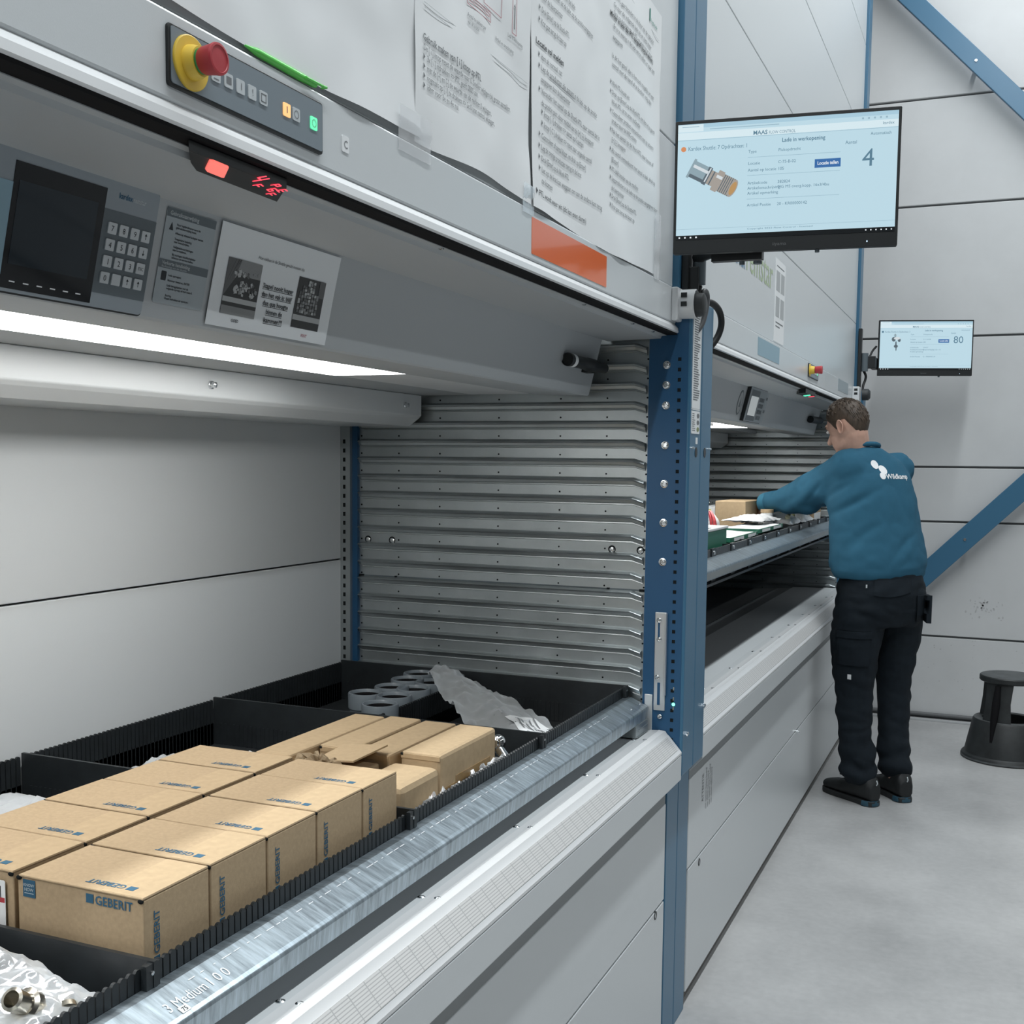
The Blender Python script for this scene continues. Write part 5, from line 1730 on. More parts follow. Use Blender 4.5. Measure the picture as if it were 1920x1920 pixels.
# arms
m = MB()
m.box(-0.729, -0.712, 2.735, 2.795, 1.872, 2.02)
m.box(-0.714, -0.690, 2.745, 2.785, 1.888, 1.945)
m.build('wall_plate', M_black, m1, bevel=0.002)
m = MB()
m.tube([(-0.700, 2.765, 1.968), (-0.640, 2.72, 1.975), (-0.55, 2.665, 1.985), (-0.47, 2.645, 2.04)], 0.014, 10)
m.box(-0.630, -0.515, 2.622, 2.645, 1.932, 1.950)
m.build('swing_arm', M_black, m1, smooth=40)
m = MB()
m.cyl((-0.694, 2.770, 1.905), (-0.694, 2.770, 1.985), 0.016, n=16)
m.cyl((-0.560, 2.628, 1.922), (-0.560, 2.628, 1.930), 0.006, n=10)
m.cyl((-0.525, 2.628, 1.922), (-0.525, 2.628, 1.928), 0.010, n=10)
m.build('arm_joint', M_dgrey, m1, smooth=40)
m = MB()
m.box(-0.729, -0.712, 6.385, 6.43, 1.86, 2.20)
m.build('wall_plate', M_black, m2, bevel=0.002)
m = MB()
m.box(-0.712, -0.640, 6.40, 6.425, 1.99, 2.055)
m.box(-0.640, -0.50, 6.515, 6.545, 1.985, 2.052)
m.box(-0.668, -0.638, 6.41, 6.53, 1.990, 2.050)
m.build('swing_arm', M_black, m2, bevel=0.003)
m = MB()
m.cyl((-0.695, 6.405, 1.975), (-0.695, 6.405, 2.07), 0.018, n=14)
m.build('arm_joint', M_dgrey, m2, smooth=40)


def bez(pts, n=20):
    """smooth polyline through points (Catmull-Rom)"""
    P = [Vector(p) for p in pts]
    P = [P[0] * 2 - P[1]] + P + [P[-1] * 2 - P[-2]]
    out = []
    for i in range(1, len(P) - 2):
        for k in range(n):
            t = k / n
            a, b, c, d = P[i - 1], P[i], P[i + 1], P[i + 2]
            out.append(0.5 * ((2 * b) + (c - a) * t + (2 * a - 5 * b + 4 * c - d) * t * t + (3 * b - a - 3 * c + d) * t ** 3))
    out.append(P[-2])
    return out


M_cab = mat('grey_cable', (0.10, 0.105, 0.11), 0.5)
M_cabk = mat('black_cable', (0.012, 0.013, 0.014), 0.5)


def cable(label, pts, r, m_):
    o = MB().tube(bez(pts, 10), r, 8).build('cable', m_, None, smooth=60)
    return tag(o, label, 'cable')


cable('dark grey cable looping from the near socket box under the fascia', [(-0.700, 2.765, 1.838), (-0.690, 2.775, 1.875), (-0.684, 2.790, 1.893), (-0.682, 2.810, 1.880), (-0.684, 2.806, 1.845), (-0.690, 2.79, 1.810), (-0.705, 2.765, 1.785), (-0.728, 2.74, 1.777)], 0.0062, M_cab)
cable('thin black cable hanging from the large monitor arm to the post', [(-0.695, 2.760, 1.900), (-0.706, 2.745, 1.870), (-0.716, 2.745, 1.845), (-0.7225, 2.745, 1.820), (-0.72, 2.760, 1.80)], 0.0046, M_cabk)
cable('second thin black cable beside it, under the large monitor arm', [(-0.688, 2.765, 1.900), (-0.696, 2.755, 1.870), (-0.708, 2.755, 1.845), (-0.7145, 2.757, 1.815), (-0.715, 2.770, 1.80)], 0.0046, M_cabk)
cable('thick black cable arching out of the post cover to the far fascia', [(-0.735, 2.88, 1.845), (-0.728, 2.885, 1.875), (-0.705, 2.93, 1.884), (-0.690, 2.97, 1.868), (-0.686, 2.985, 1.835), (-0.695, 2.98, 1.80), (-0.715, 2.96, 1.765), (-0.73, 2.95, 1.74)], 0.0090, M_cabk)
cable('black cable bowed from the small monitor to its wall arm', [(-0.640, 6.44, 2.110), (-0.660, 6.44, 2.085), (-0.672, 6.43, 2.055)], 0.0055, M_cabk)
cable('black cable running down from the small monitor arm to the far socket', [(-0.705, 6.43, 1.985), (-0.690, 6.43, 1.955), (-0.692, 6.43, 1.93), (-0.700, 6.42, 1.90), (-0.70, 6.40, 1.86)], 0.0065, M_cabk)

# ================================================================ step stool
sc_ = Vector((0.085, 6.245, 0))
ks = thing('step_stool', 'black round two-level step stool standing by the end wall', 'stool', tuple(sc_))
M_stool = mat('black_stool_plastic', (0.020, 0.023, 0.024), 0.5, noise_amt=0.4, nscale=18)
M_stoolt = mat('grey_stool_rubber', (0.085, 0.092, 0.095), 0.55, noise_amt=0.35, nscale=22)
m = MB()
m.lathe([(0.205, 0.0), (0.216, 0.002), (0.218, 0.014), (0.214, 0.022), (0.207, 0.026), (0.202, 0.030), (0.168, 0.195), (0.163, 0.202), (0.120, 0.2025), (0.120, 0.19), (0.196, 0.01)], sc_, (0, 0, 1), 48, cap=False)
m.build('base', M_stool, ks, smooth=30)
m = MB()
m.lathe([(0.2165, 0.004), (0.2185, 0.006), (0.2185, 0.013), (0.2165, 0.016)], sc_, (0, 0, 1), 48, cap=False)
m.build('base_rubber_ring', M_stoolt, ks, smooth=40)
m = MB()
m.lathe([(0.163, 0.2030), (0.162, 0.2045), (0.125, 0.2045), (0.124, 0.203)], sc_, (0, 0, 1), 48, cap=False)
m.build('lower_tread', M_stoolt, ks, smooth=30)
m = MB()
m.lathe([(0.0, 0.395), (0.138, 0.395), (0.143, 0.400), (0.143, 0.420), (0.139, 0.425), (0.0, 0.425)], sc_, (0, 0, 1), 48, cap=False)
m.build('top_disc', M_stool, ks, smooth=30)
m = MB()
m.lathe([(0.138, 0.4252), (0.134, 0.4268), (0.0, 0.4275)], sc_, (0, 0, 1), 48, cap=False)
m.build('top_tread', M_stoolt, ks, smooth=40)
for k in range(3):
    a = -pi / 2 - 0.42 + k * 2 * pi / 3
    m = MB()
    r0, r1 = 0.150, 0.128
    n = 8
    vs = []
    for z, r, hw in ((0.20, r0, 0.50), (0.30, 0.5 * (r0 + r1), 0.47), (0.396, r1, 0.56)):
        for rr in (r, r - 0.022):
            for i in range(n + 1):
                q = a - hw + 2 * hw * i / n
                vs.append((sc_.x + rr * math.cos(q), sc_.y + rr * math.sin(q), z))
    st = n + 1
    fs = []
    for lv in range(2):
        b0, b1 = lv * 2 * st, (lv + 1) * 2 * st
        for i in range(n):
            fs.append((b0 + i, b0 + i + 1, b1 + i + 1, b1 + i))
            fs.append((b0 + st + i, b0 + st + i + 1, b1 + st + i + 1, b1 + st + i))
        fs.append((b0, b0 + st, b1 + st, b1))
        fs.append((b0 + n, b0 + st + n, b1 + st + n, b1 + n))
    m.add(vs, fs)
    m.build('leg', M_stool, ks, smooth=40)
    m = MB()
    q0 = Vector((math.cos(a), math.sin(a), 0))
    m.tube([sc_ + q0 * 0.131 + Vector((0, 0, 0.385)), sc_ + q0 * 0.146 + Vector((0, 0, 0.30)), sc_ + q0 * 0.163 + Vector((0, 0, 0.22)), sc_ + q0 * 0.186 + Vector((0, 0, 0.11))], [0.014, 0.020, 0.018, 0.006], 10)
    m.build('wheel_recess', M_rubber, ks, smooth=50)

# ================================================================ contents of the far tray
def on_tray(name, label, cat, parts, loc, group=None):
    t = thing(name, label, cat, loc, group)
    return t


zf0 = 1.0965
t = thing('storage_bin', 'green plastic bin with a white lid at the post end of the far tray', 'bin', (-0.945, 3.80, zf0))
MB().box(-1.015, -0.876, 3.625, 3.980, zf0, 1.249).build('tub', mat('bin_green', (0.025, 0.17, 0.105), 0.45), t, bevel=0.006)
MB().box(-1.019, -0.871, 3.620, 3.985, 1.249, 1.258).build('lid', M_filmwhite if False else M_paper, t, bevel=0.003)
MB().box(-0.94, -0.885, 3.66, 3.78, 1.258, 1.2588).build('lid_label', M_inkgrey, t)
cb = [('brown carton at the back of the far tray beside the worker hand', -1.20, -1.06, 5.19, 5.53, 1.305, M_card2), ('small brown carton with white label nearest the end wall', -0.99, -0.875, 5.98, 6.25, 1.242, M_card),
      ('low brown carton under the worker sleeve', -1.18, -1.07, 5.86, 6.02, 1.255, M_card2)]
for l, x0, x1, y0, y1, z1, mm_ in cb:
    t = thing('far_carton', l, 'box', ((x0 + x1) / 2, (y0 + y1) / 2, zf0), 'cartons in the far tray')
    MB().box(x0, x1, y0, y1, zf0, z1).build('body', mm_, t, bevel=0.003)
    if 'label' in l:
        MB().box(x1 - 0.001, x1 + 0.001, y0 + 0.03, y1 - 0.02, z1 - 0.07, z1 - 0.015).build('label_patch', M_paper, t)
        MB().box(x0 + 0.03, x1 - 0.02, y0 - 0.001, y0 + 0.001, z1 - 0.05, z1 - 0.012).build('label_patch', M_paper, t)
yw = [('white and yellow pack next to the red striped one', -1.36, -1.265, 5.47, 5.59), ('second white and yellow pack along the back of the far tray', -1.36, -1.265, 5.66, 5.88), ('third white and yellow pack, slim, beside the brown carton', -1.36, -1.265, 5.94, 6.01)]
for l, x0, x1, y0, y1 in yw:
    t = thing('small_pack', l, 'pack', ((x0 + x1) / 2, (y0 + y1) / 2, zf0), 'small packs along the back of the far tray')
    MB().box(x0, x1, y0, y1, zf0, 1.266).build('body', M_paper, t, bevel=0.002)
    MB().box(x1 - 0.001, x1 + 0.0012, y0 + 0.02, y1 - 0.02, 1.222, 1.256).build('yellow_panel', mat('pack_yellow', (0.72, 0.60, 0.14), 0.5), t)
    MB().box(x0 + 0.02, x1 - 0.02, y0 - 0.001, y0 + 0.001, 1.222, 1.256).build('yellow_panel', MATS['pack_yellow'], t)
t = thing('small_pack', 'white bag with red stripes beside the blue post', 'pack', (-1.20, 5.02, zf0), 'small packs along the back of the far tray')
m = MB()
m.ell((-1.20, 5.02, 1.185), 0.060, 0.085, 0.085, n=20, m=12)
for v in m.v:
    v.z += 0.012 * nz(v.x, v.y, v.z, 22, 4)
m.build('bag_body', M_paper, t, smooth=60)
for k in range(4):
    MB().tube([Vector((-1.20, 5.02, 1.185)) + Vector((0.063 * math.cos(q) * math.cos(0.5 * k - 0.8), 0.088 * math.cos(q) * math.sin(0.5 * k - 2.0) * -1 * -1, 0.087 * math.sin(q))) for q in [-0.2 + 0.22 * j for j in range(7)]], 0.006, 6).build('red_stripe', M_red, t)
for l, x0, x1, y0, y1, z1, cm in (('flat white pad with green edge on the far tray, nearer the post', -1.02, -0.880, 4.06, 4.55, 1.211, 'a'), ('flat green edged white pad on top of the far tray, nearer the worker', -1.04, -0.878, 4.58, 5.10, 1.217, 'b')):
    t = thing('flat_pad', l, 'pad', ((x0 + x1) / 2, (y0 + y1) / 2, 1.20))
    m = MB()
    m.grid(lambda u, v: Vector((x0 + (x1 - x0) * u, y0 + (y1 - y0) * v, z1 - 0.004 + 0.006 * nz(u * 3, v * 3, 0, 1, z1 * 50))), 14, 14)
    m.grid(lambda u, v: Vector((x0 + (x1 - x0) * u, y0 + (y1 - y0) * v, z1 - 0.016)), 2, 2)
    m.build('pad', M_paper, t, smooth=50)
    m = MB()
    m.box(x1 - 0.004, x1 + 0.002, y0, y1, z1 - 0.018, z1 - 0.002)
    m.box(x0, x1, y0 - 0.002, y0 + 0.004, z1 - 0.018, z1 - 0.002)
    m.build('green_edge', MATS['bin_green'], t)
    m = MB()
    m.box(x1 + 0.0015, x1 + 0.003, y0 + 0.05, y0 + 0.22, z1 - 0.016, z1 - 0.005)
    m.box(x1 + 0.0015, x1 + 0.003, y0 + 0.30, y1 - 0.04, z1 - 0.016, z1 - 0.005)
    m.build('edge_label', M_paper, t)
t = thing('plastic_bag', 'white crumpled bag under the worker hand in the far tray', 'bag', (-1.00, 5.10, 1.20))
m = MB()
sheetbag(m, (-1.10, 4.86, 1.232), (-0.93, 4.90, 1.232), (-0.915, 5.30, 1.222), (-1.05, 5.30, 1.225), 24, 24, 0.010, 18, 15, 0.022)
m.build('film', mat('white_bag', (0.80, 0.82, 0.83), 0.5), t, smooth=60)
random.seed(41)
for l, cx, cy in (('clear bag of brass valves with yellow caps in the far tray', -0.965, 5.50), ('clear bag of brass valves with green tags beside the brown carton', -0.955, 5.80)):
    t = thing('valve_bag', l, 'bag', (cx, cy, 1.12))
    m = MB()
    sheetbag(m, (cx - 0.11, cy - 0.15, 1.20), (cx + 0.09, cy - 0.14, 1.20), (cx + 0.09, cy + 0.15, 1.20), (cx - 0.11, cy + 0.15, 1.21), 20, 20, 0.014, 18, cy, 0.045)
    m.build('film', M_film, t, smooth=60)
    for k in range(13):
        p = Vector((cx + random.uniform(-0.08, 0.075), cy + random.uniform(-0.12, 0.12), random.uniform(1.195, 1.232)))
        m = MB()
        elbow_fitting(m, p, (random.uniform(-1, 1), random.uniform(-1, 1), random.uniform(0, 1)), 0.85)
        m.build('valve', mat('olive_valve', (0.16, 0.17, 0.07), 0.4) if k % 3 == 0 else (mat('pale_valve', (0.62, 0.62, 0.42), 0.4) if k % 3 == 1 else M_brass), t, smooth=35)
t = thing('jar', 'small white jar with a brown lid behind the worker hand', 'jar', (-0.990, 5.335, zf0))
MB().lathe([(0.028, 0), (0.028, 0.15), (0.026, 0.155)], (-0.990, 5.335, zf0), (0, 0, 1), 24).build('body', M_paper, t, smooth=40)
MB().lathe([(0.030, 0.155), (0.030, 0.170), (0.0, 0.171)], (-0.990, 5.335, zf0), (0, 0, 1), 24).build('lid', M_card2, t, smooth=40)

# ================================================================ the worker
from mathutils.bvhtree import BVHTree


def blob(mb, voxel, smooth_it, post=None):
    """union of closed primitives as one continuous surface"""
    me = bpy.data.meshes.new('b')
    me.from_pydata(mb.v, [], mb.f)
    bm = bmesh.new()
    bm.from_mesh(me)
    bmesh.ops.recalc_face_normals(bm, faces=bm.faces)
    bm.to_mesh(me)
    bm.free()
    o = bpy.data.objects.new('b', me)
    COL.objects.link(o)
    r = o.modifiers.new('r', 'REMESH')
    r.mode = 'VOXEL'
    r.voxel_size = voxel
    if smooth_it:
        s_ = o.modifiers.new('s', 'SMOOTH')
        s_.factor = 0.5
        s_.iterations = smooth_it
    dg_ = bpy.context.evaluated_depsgraph_get()
    ev = o.evaluated_get(dg_)
    m2_ = bpy.data.meshes.new_from_object(ev)
    vs = [v.co.copy() for v in m2_.vertices]
    ns = [v.normal.copy() for v in m2_.vertices]
    fs = [list(p.vertices) for p in m2_.polygons]
    bpy.data.objects.remove(o)
    bpy.data.meshes.remove(m2_)
    if post:
        vs = [v + n * post(v) for v, n in zip(vs, ns)]
    out = MB()
    out.v = vs
    out.f = fs
    out.mi = [0] * len(fs)
    return out


FW = Vector((-0.72, 0.69, 0)).normalized()
LF = Vector((-FW.y, FW.x, 0)) * 1.0
LF = Vector((-0.69, -0.72, 0)).normalized()
ZZ = Vector((0, 0, 1))
M_skin = mat('skin', (0.56, 0.34, 0.26), 0.5, noise_amt=0.06, nscale=60)
M_sweat = mat('petrol_blue_sweater', (0.026, 0.104, 0.168), 0.88, noise_amt=0.06, nscale=30, bump=0.12, bscale=600, spec=0.2)
M_trous = mat('black_navy_trousers', (0.0075, 0.0125, 0.018), 0.85, noise_amt=0.18, nscale=50, bump=0.15, bscale=500, spec=0.25)
M_shoe = mat('black_shoe', (0.010, 0.012, 0.013), 0.6)
M_hair = mat('brown_hair', (0.060, 0.040, 0.026), 0.6, noise_amt=0.5, nscale=120, stretch=(1, 1, 0.35))

pe = thing('person', 'worker in petrol blue sweater and black work trousers, reaching into the far bay', 'person', (-0.46, 5.22, 0))
# joints
SHL, ELL, WRL = Vector((-0.640, 5.150, 1.452)), Vector((-0.825, 5.300, 1.335)), Vector((-1.020, 5.445, 1.290))
SHR, ELR, WRR = Vector((-0.425, 5.395, 1.455)), Vector((-0.700, 5.610, 1.350)), Vector((-0.955, 5.720, 1.290))
HC = Vector((-0.630, 5.225, 1.643))
hy = Vector((-0.88, 0.47, 0)).normalized()
pt = math.radians(24)
HF = (hy * math.cos(pt) - ZZ * math.sin(pt)).normalized()
HL = Vector((-hy.y, hy.x, 0)).normalized()
HL = HL if HL.y < 0 else -HL
HU = HF.cross(HL)
HU = HU if HU.z > 0 else -HU
HM = Matrix((HF, HL, HU)).transposed()


def hp(f, l, u):
    return HC + HF * f + HL * l + HU * u


b = MB()
b.ell(HC + HU * 0.012 - HF * 0.006, 0.094, 0.074, 0.098, HM)
b.ell(hp(0.030, 0, -0.045), 0.062, 0.058, 0.072, HM)
b.ell(hp(0.052, 0, -0.085), 0.036, 0.040, 0.030, HM)
b.caps(hp(0.080, 0, 0.004), hp(0.108, 0, -0.030), 0.010, 0.014)
b.ell(hp(0.070, 0, 0.030), 0.022, 0.052, 0.016, HM)
b.ell(hp(0.078, 0, -0.066), 0.016, 0.026, 0.007, HM)
b.caps((-0.580, 5.258, 1.47), hp(-0.022, 0, -0.040), 0.060, 0.058)
# torso and limbs under the clothes
b.loft([((-0.465, 5.215, 0.93), LF * 0.17, FW * 0.12), ((-0.49, 5.23, 1.15), LF * 0.155, FW * 0.105), ((-0.52, 5.255, 1.33), LF * 0.165, FW * 0.115), ((-0.545, 5.268, 1.45), LF * 0.155, FW * 0.095), ((-0.565, 5.262, 1.52), LF * 0.07, FW * 0.06)], 20)
for a_, e_, w_ in ((SHL, ELL, WRL), (SHR, ELR, WRR)):
    b.caps(a_, e_, 0.050, 0.042)
    b.caps(e_, w_, 0.042, 0.029)
for hpnt, kn, an in (((-0.535, 5.155, 0.88), (-0.548, 5.155, 0.50), (-0.515, 5.135, 0.10)), ((-0.390, 5.300, 0.88), (-0.398, 5.325, 0.50), (-0.372, 5.262, 0.10))):
    b.caps(hpnt, kn, 0.075, 0.055)
    b.caps(kn, an, 0.055, 0.040)


def hand(b, wr, direction, palmn, size=1.0, curl=0.5):
    """palm, four unequal bent fingers and a thumb; palmn points out of the palm"""
    d = Vector(direction).normalized()
    pn = (Vector(palmn) - d * d.dot(Vector(palmn))).normalized()
    sd = d.cross(pn).normalized()
    s = size
    pal = wr + d * 0.045 * s
    Mx = Matrix((d, sd, pn)).transposed()
    b.ell(pal, 0.052 * s, 0.040 * s, 0.015 * s, Mx, 16, 10)
    for k, (off, ln_) in enumerate(((0.030, 0.070), (0.010, 0.080), (-0.011, 0.075), (-0.030, 0.058))):
        p = wr + d * 0.080 * s + sd * off * s
        dirr = (d + sd * off * 1.5).normalized()
        seg = ln_ * s
        ang = 0.25 + curl * (0.5 + 0.12 * k)
        for q, (fr_, r) in enumerate(((0.45, 0.0095), (0.32, 0.0085), (0.25, 0.0075))):
            dd = (dirr * math.cos(ang * (q + 0.6)) + pn * math.sin(ang * (q + 0.6))).normalized()
            e = p + dd * seg * fr_
            b.caps(p, e, r * s, (r - 0.001) * s, 10)
            p = e
    p = wr + d * 0.030 * s + sd * 0.034 * s
    for q, (ln_, r) in enumerate(((0.040, 0.0125), (0.030, 0.0105), (0.024, 0.009))):
        dd = (d * (0.55 + 0.15 * q) + sd * (0.75 - 0.3 * q) + pn * (0.3 + 0.2 * q)).normalized()
        e = p + dd * ln_ * s
        b.caps(p, e, r * s, (r - 0.001) * s, 10)
        p = e


hand(b, WRL, (-0.42, 0.55, -0.72), (0.55, 0.60, -0.55), 1.0, 0.45)
hand(b, WRR, (-0.55, -0.25, -0.80), (0.4, -0.75, -0.4), 1.0, 0.5)
body = blob(b, 0.0042, 5)
body.build('body', M_skin, pe, smooth=70)
# ears
for sgn in (1, -1):
    m = MB()
    c = hp(-0.012, sgn * 0.077, -0.012)
    R2 = Matrix((HF * 0.96 - HL * sgn * 0.25, HL * sgn, HU)).transposed()
    n = 16
    vs, fs = [], []
    for r, o_ in ((1.0, 0.000), (1.0, 0.010), (0.86, 0.0125), (0.62, 0.006), (0.25, 0.001)):
        for i in range(n):
            a = 2 * pi * i / n
            eg = 1.0 if math.sin(a) > 0 else 0.80
            vs.append(c + (HF * (0.0175 * r * eg * math.cos(a)) + HU * (0.032 * r * math.sin(a)) - HF * (0.004 * math.sin(a))) + (HL * sgn) * o_ - HF * o_ * 0.5)
    for k in range(4):
        for i in range(n):
            j = (i + 1) % n
            fs.append((k * n + i, k * n + j, (k + 1) * n + j, (k + 1) * n + i))
    fs.append(tuple(range(4 * n, 5 * n)))
    m.add(vs, fs).build('ear', M_skin, pe, smooth=60)
# eyes, brows, lips
m = MB()
for sgn in (1, -1):
    m.ell(hp(0.078, sgn * 0.031, 0.008), 0.010, 0.012, 0.008, HM, 12, 8)
m.build('eyes', mat('eye_white', (0.7, 0.7, 0.7), 0.2), pe, smooth=60)
m = MB()
for sgn in (1, -1):
    m.tube([hp(0.090, sgn * 0.014, 0.026), hp(0.086, sgn * 0.034, 0.031), hp(0.072, sgn * 0.052, 0.026)], [0.003, 0.004, 0.002], 8)
    m.tube([hp(0.087, sgn * 0.022, 0.014), hp(0.084, sgn * 0.038, 0.013)], 0.0016, 6)
m.build('eyebrows', M_hair, pe, smooth=60)
m = MB()
m.tube([hp(0.084, -0.022, -0.068), hp(0.093, 0, -0.064), hp(0.084, 0.022, -0.068)], [0.002, 0.0045, 0.002], 8)
m.build('lips', mat('lip', (0.45, 0.20, 0.17), 0.5), pe, smooth=60)
# hair: short back and sides, fuller on top
m = MB()
nu, nv = 64, 30


def hairfn(u, v):
    az = 2 * pi * u          # 0 = front
    c = math.cos(az)
    dg_ = abs(math.degrees(math.atan2(math.sin(az), c)))
    low = float(np.interp(dg_, (0, 35, 55, 68, 78, 88, 96, 112, 122, 135, 155, 180), (0.52, 0.50, 0.34, 0.12, -0.22, -0.30, 0.06, 0.06, -0.30, -0.58, -0.72, -0.76)))
    el = pi / 2 * (1 - v) + math.asin(max(-0.95, min(0.95, low))) * v
    d = Vector((math.cos(el) * math.cos(az), math.cos(el) * math.sin(az), math.sin(el)))
    top = max(0, d.z)
    k = 1.035 + 0.085 * top ** 1.2 + 0.06 * max(0, d.x) * top
    k -= 0.045 * v ** 4
    k += 0.050 * top * nz(c * 3.0, v * 7, math.sin(az) * 3, 1.5, 2) + 0.012 * nz(c * 9.0, v * 3, math.sin(az) * 9, 2.0, 5)
    return HC + HU * 0.012 - HF * 0.006 + HM @ Vector((d.x * 0.094 * k, d.y * 0.0755 * k, d.z * 0.099 * k))


m.grid(hairfn, nu, nv)
m.build('hair', M_hair, pe, smooth=75)
hs = MB()
random.seed(51)
for k in range(420):
    u, v = random.random(), random.uniform(0.0, 0.72)
    p = hairfn(u, v)
    q = hairfn((u + random.uniform(-0.02, 0.02)) % 1, min(1, v + random.uniform(0.06, 0.14)))
    nrm = (p - HC).normalized()
    hs.tube([p - nrm * 0.002, (p + q) / 2 + nrm * 0.0045, q + nrm * 0.002], [0.0016, 0.0018, 0.0006], 4)
hs.build('hair_strands', M_hair, pe, kind='stuff', smooth=70)

# sweater
s_ = MB()
s_.loft([((-0.474, 5.213, 0.985), LF * 0.205, FW * 0.138), ((-0.476, 5.214, 1.01), LF * 0.218, FW * 0.150), ((-0.484, 5.220, 1.08), LF * 0.228, FW * 0.158), ((-0.500, 5.235, 1.20), LF * 0.214, FW * 0.150), ((-0.522, 5.255, 1.33), LF * 0.205, FW * 0.150),
         ((-0.540, 5.268, 1.43), LF * 0.198, FW * 0.140), ((-0.554, 5.270, 1.495), LF * 0.165, FW * 0.118), ((-0.566, 5.262, 1.535), LF * 0.108, FW * 0.090), ((-0.570, 5.260, 1.552), LF * 0.080, FW * 0.074)], 32, 2.2)
s_.caps(SHL + Vector((0.03, 0.02, 0.005)), ELL, 0.092, 0.076)
s_.caps(ELL, WRL.lerp(ELL, 0.10), 0.076, 0.047)
s_.caps(ELL + Vector((0.02, 0, -0.02)), ELL.lerp(WRL, 0.45) + Vector((0, 0, -0.012)), 0.072, 0.060)
s_.caps(SHR - Vector((0.01, 0.0, 0)), ELR, 0.085, 0.070)
s_.caps(ELR, WRR.lerp(ELR, 0.10), 0.070, 0.045)
s_.caps((-0.60, 5.18, 1.36), (-0.72, 5.22, 1.37), 0.075, 0.065)


def wr_s(v):
    arm = max(0.0, min(1.0, (-0.60 - v.x) / 0.2))
    f = 0.009 * nz(v.x * 1.2, v.y * 1.2, v.z * 0.8, 5, 3) + 0.003 * (abs(nz(v.x + v.z * 0.7, v.y, v.z * 1.3 - v.x * 0.8, 10, 6)) * 2 - 0.5)
    for (xa, za, xb, zb, dp, wd) in ((-0.68, 1.255, -0.48, 1.365, 0.013, 0.016), (-0.70, 1.33, -0.56, 1.415, 0.007, 0.014), (-0.62, 1.10, -0.47, 1.235, 0.006, 0.020), (-0.42, 1.05, -0.33, 1.20, 0.006, 0.018), (-0.80, 1.30, -0.72, 1.40, 0.007, 0.012)):
        L2_ = (xb - xa) ** 2 + (zb - za) ** 2
        tt = max(0, min(1, ((v.x - xa) * (xb - xa) + (v.z - za) * (zb - za)) / L2_))
        dd = math.hypot(v.x - xa - tt * (xb - xa), v.z - za - tt * (zb - za))
        f -= dp * math.exp(-(dd / wd) ** 2) * math.sin(pi * min(0.95, max(0.1, tt)))
    f += arm * 0.0028 * math.sin((v.x * 0.8 - v.z * 0.8) * 58 + 3 * nz(v.x, v.y, v.z, 6, 1))
    low = max(0.0, min(1.0, (1.14 - v.z) / 0.14))
    f += low * 0.0045 * (math.sin(v.z * 80 + 4 * nz(v.x, v.y, 0, 6, 8)) * 0.6)
    if v.z < 1.025:
        f *= 0.4
    return f


sw = blob(s_, 0.0085, 7, wr_s)
sw.build('sweater', M_sweat, pe, smooth=80)
m = MB()
nr = 40
pts = []
for i in range(nr + 1):
    a = 2 * pi * i / nr
    pts.append(Vector((-0.572, 5.259, 1.549)) + LF * 0.074 * math.cos(a) + FW * 0.070 * math.sin(a) + ZZ * (-0.018 * math.sin(a)))
m.tube(pts, 0.011, 10, cap=False)
m.build('collar', M_sweat, pe, smooth=60)
m = MB()
ax_ = (WRL - ELL).normalized()
c0 = ELL.lerp(WRL, 0.90)
m.lathe([(0.049, -0.01), (0.051, 0.0), (0.049, 0.030), (0.041, 0.040), (0.036, 0.036)], c0, ax_, 24, cap=False)
m.build('cuff', mat('cuff_blue', (0.03, 0.15, 0.235), 0.85), pe, smooth=50)

# trousers
t_ = MB()
t_.loft([((-0.466, 5.213, 1.055), LF * 0.180, FW * 0.125), ((-0.462, 5.213, 1.00), LF * 0.192, FW * 0.138), ((-0.458, 5.218, 0.92), LF * 0.205, FW * 0.155), ((-0.458, 5.222, 0.85), LF * 0.200, FW * 0.150), ((-0.46, 5.226, 0.78), LF * 0.165, FW * 0.125)], 32, 2.2)
for pts, rr in ((((-0.540, 5.150, 0.88), (-0.556, 5.148, 0.70), (-0.552, 5.150, 0.50), (-0.545, 5.140, 0.32), (-0.520, 5.130, 0.135)), (0.105, 0.108, 0.084, 0.074, 0.078)),
                (((-0.385, 5.290, 0.88), (-0.395, 5.318, 0.70), (-0.402, 5.326, 0.50), (-0.398, 5.300, 0.32), (-0.378, 5.262, 0.150)), (0.100, 0.096, 0.075, 0.068, 0.072))):
    for i in range(4):
        t_.caps(pts[i], pts[i + 1], rr[i], rr[i + 1], 16)


def wr_t(v):
    f = 0.009 * nz(v.x, v.y, v.z * 0.9, 8, 2) + 0.006 * (abs(nz(v.x * 0.8, v.y * 0.8, v.z * 1.6, 12, 9)) * 2 - 0.5)
    lo = max(0.0, min(1.0, (0.34 - v.z) / 0.2))
    f += lo * 0.008 * math.sin(v.z * 62 + 5 * nz(v.x, v.y, v.z, 5, 4))
    return f


tr_ = blob(t_, 0.0085, 6, wr_t)
# cut the rounded bottoms flat at the ankle
for v in tr_.v:
    if v.z < 0.085:
        v.z = 0.085
tr_.build('trousers', M_trous, pe, smooth=80)
bt = BVHTree.FromPolygons(tr_.v, tr_.f)
bs = BVHTree.FromPolygons(sw.v, sw.f)


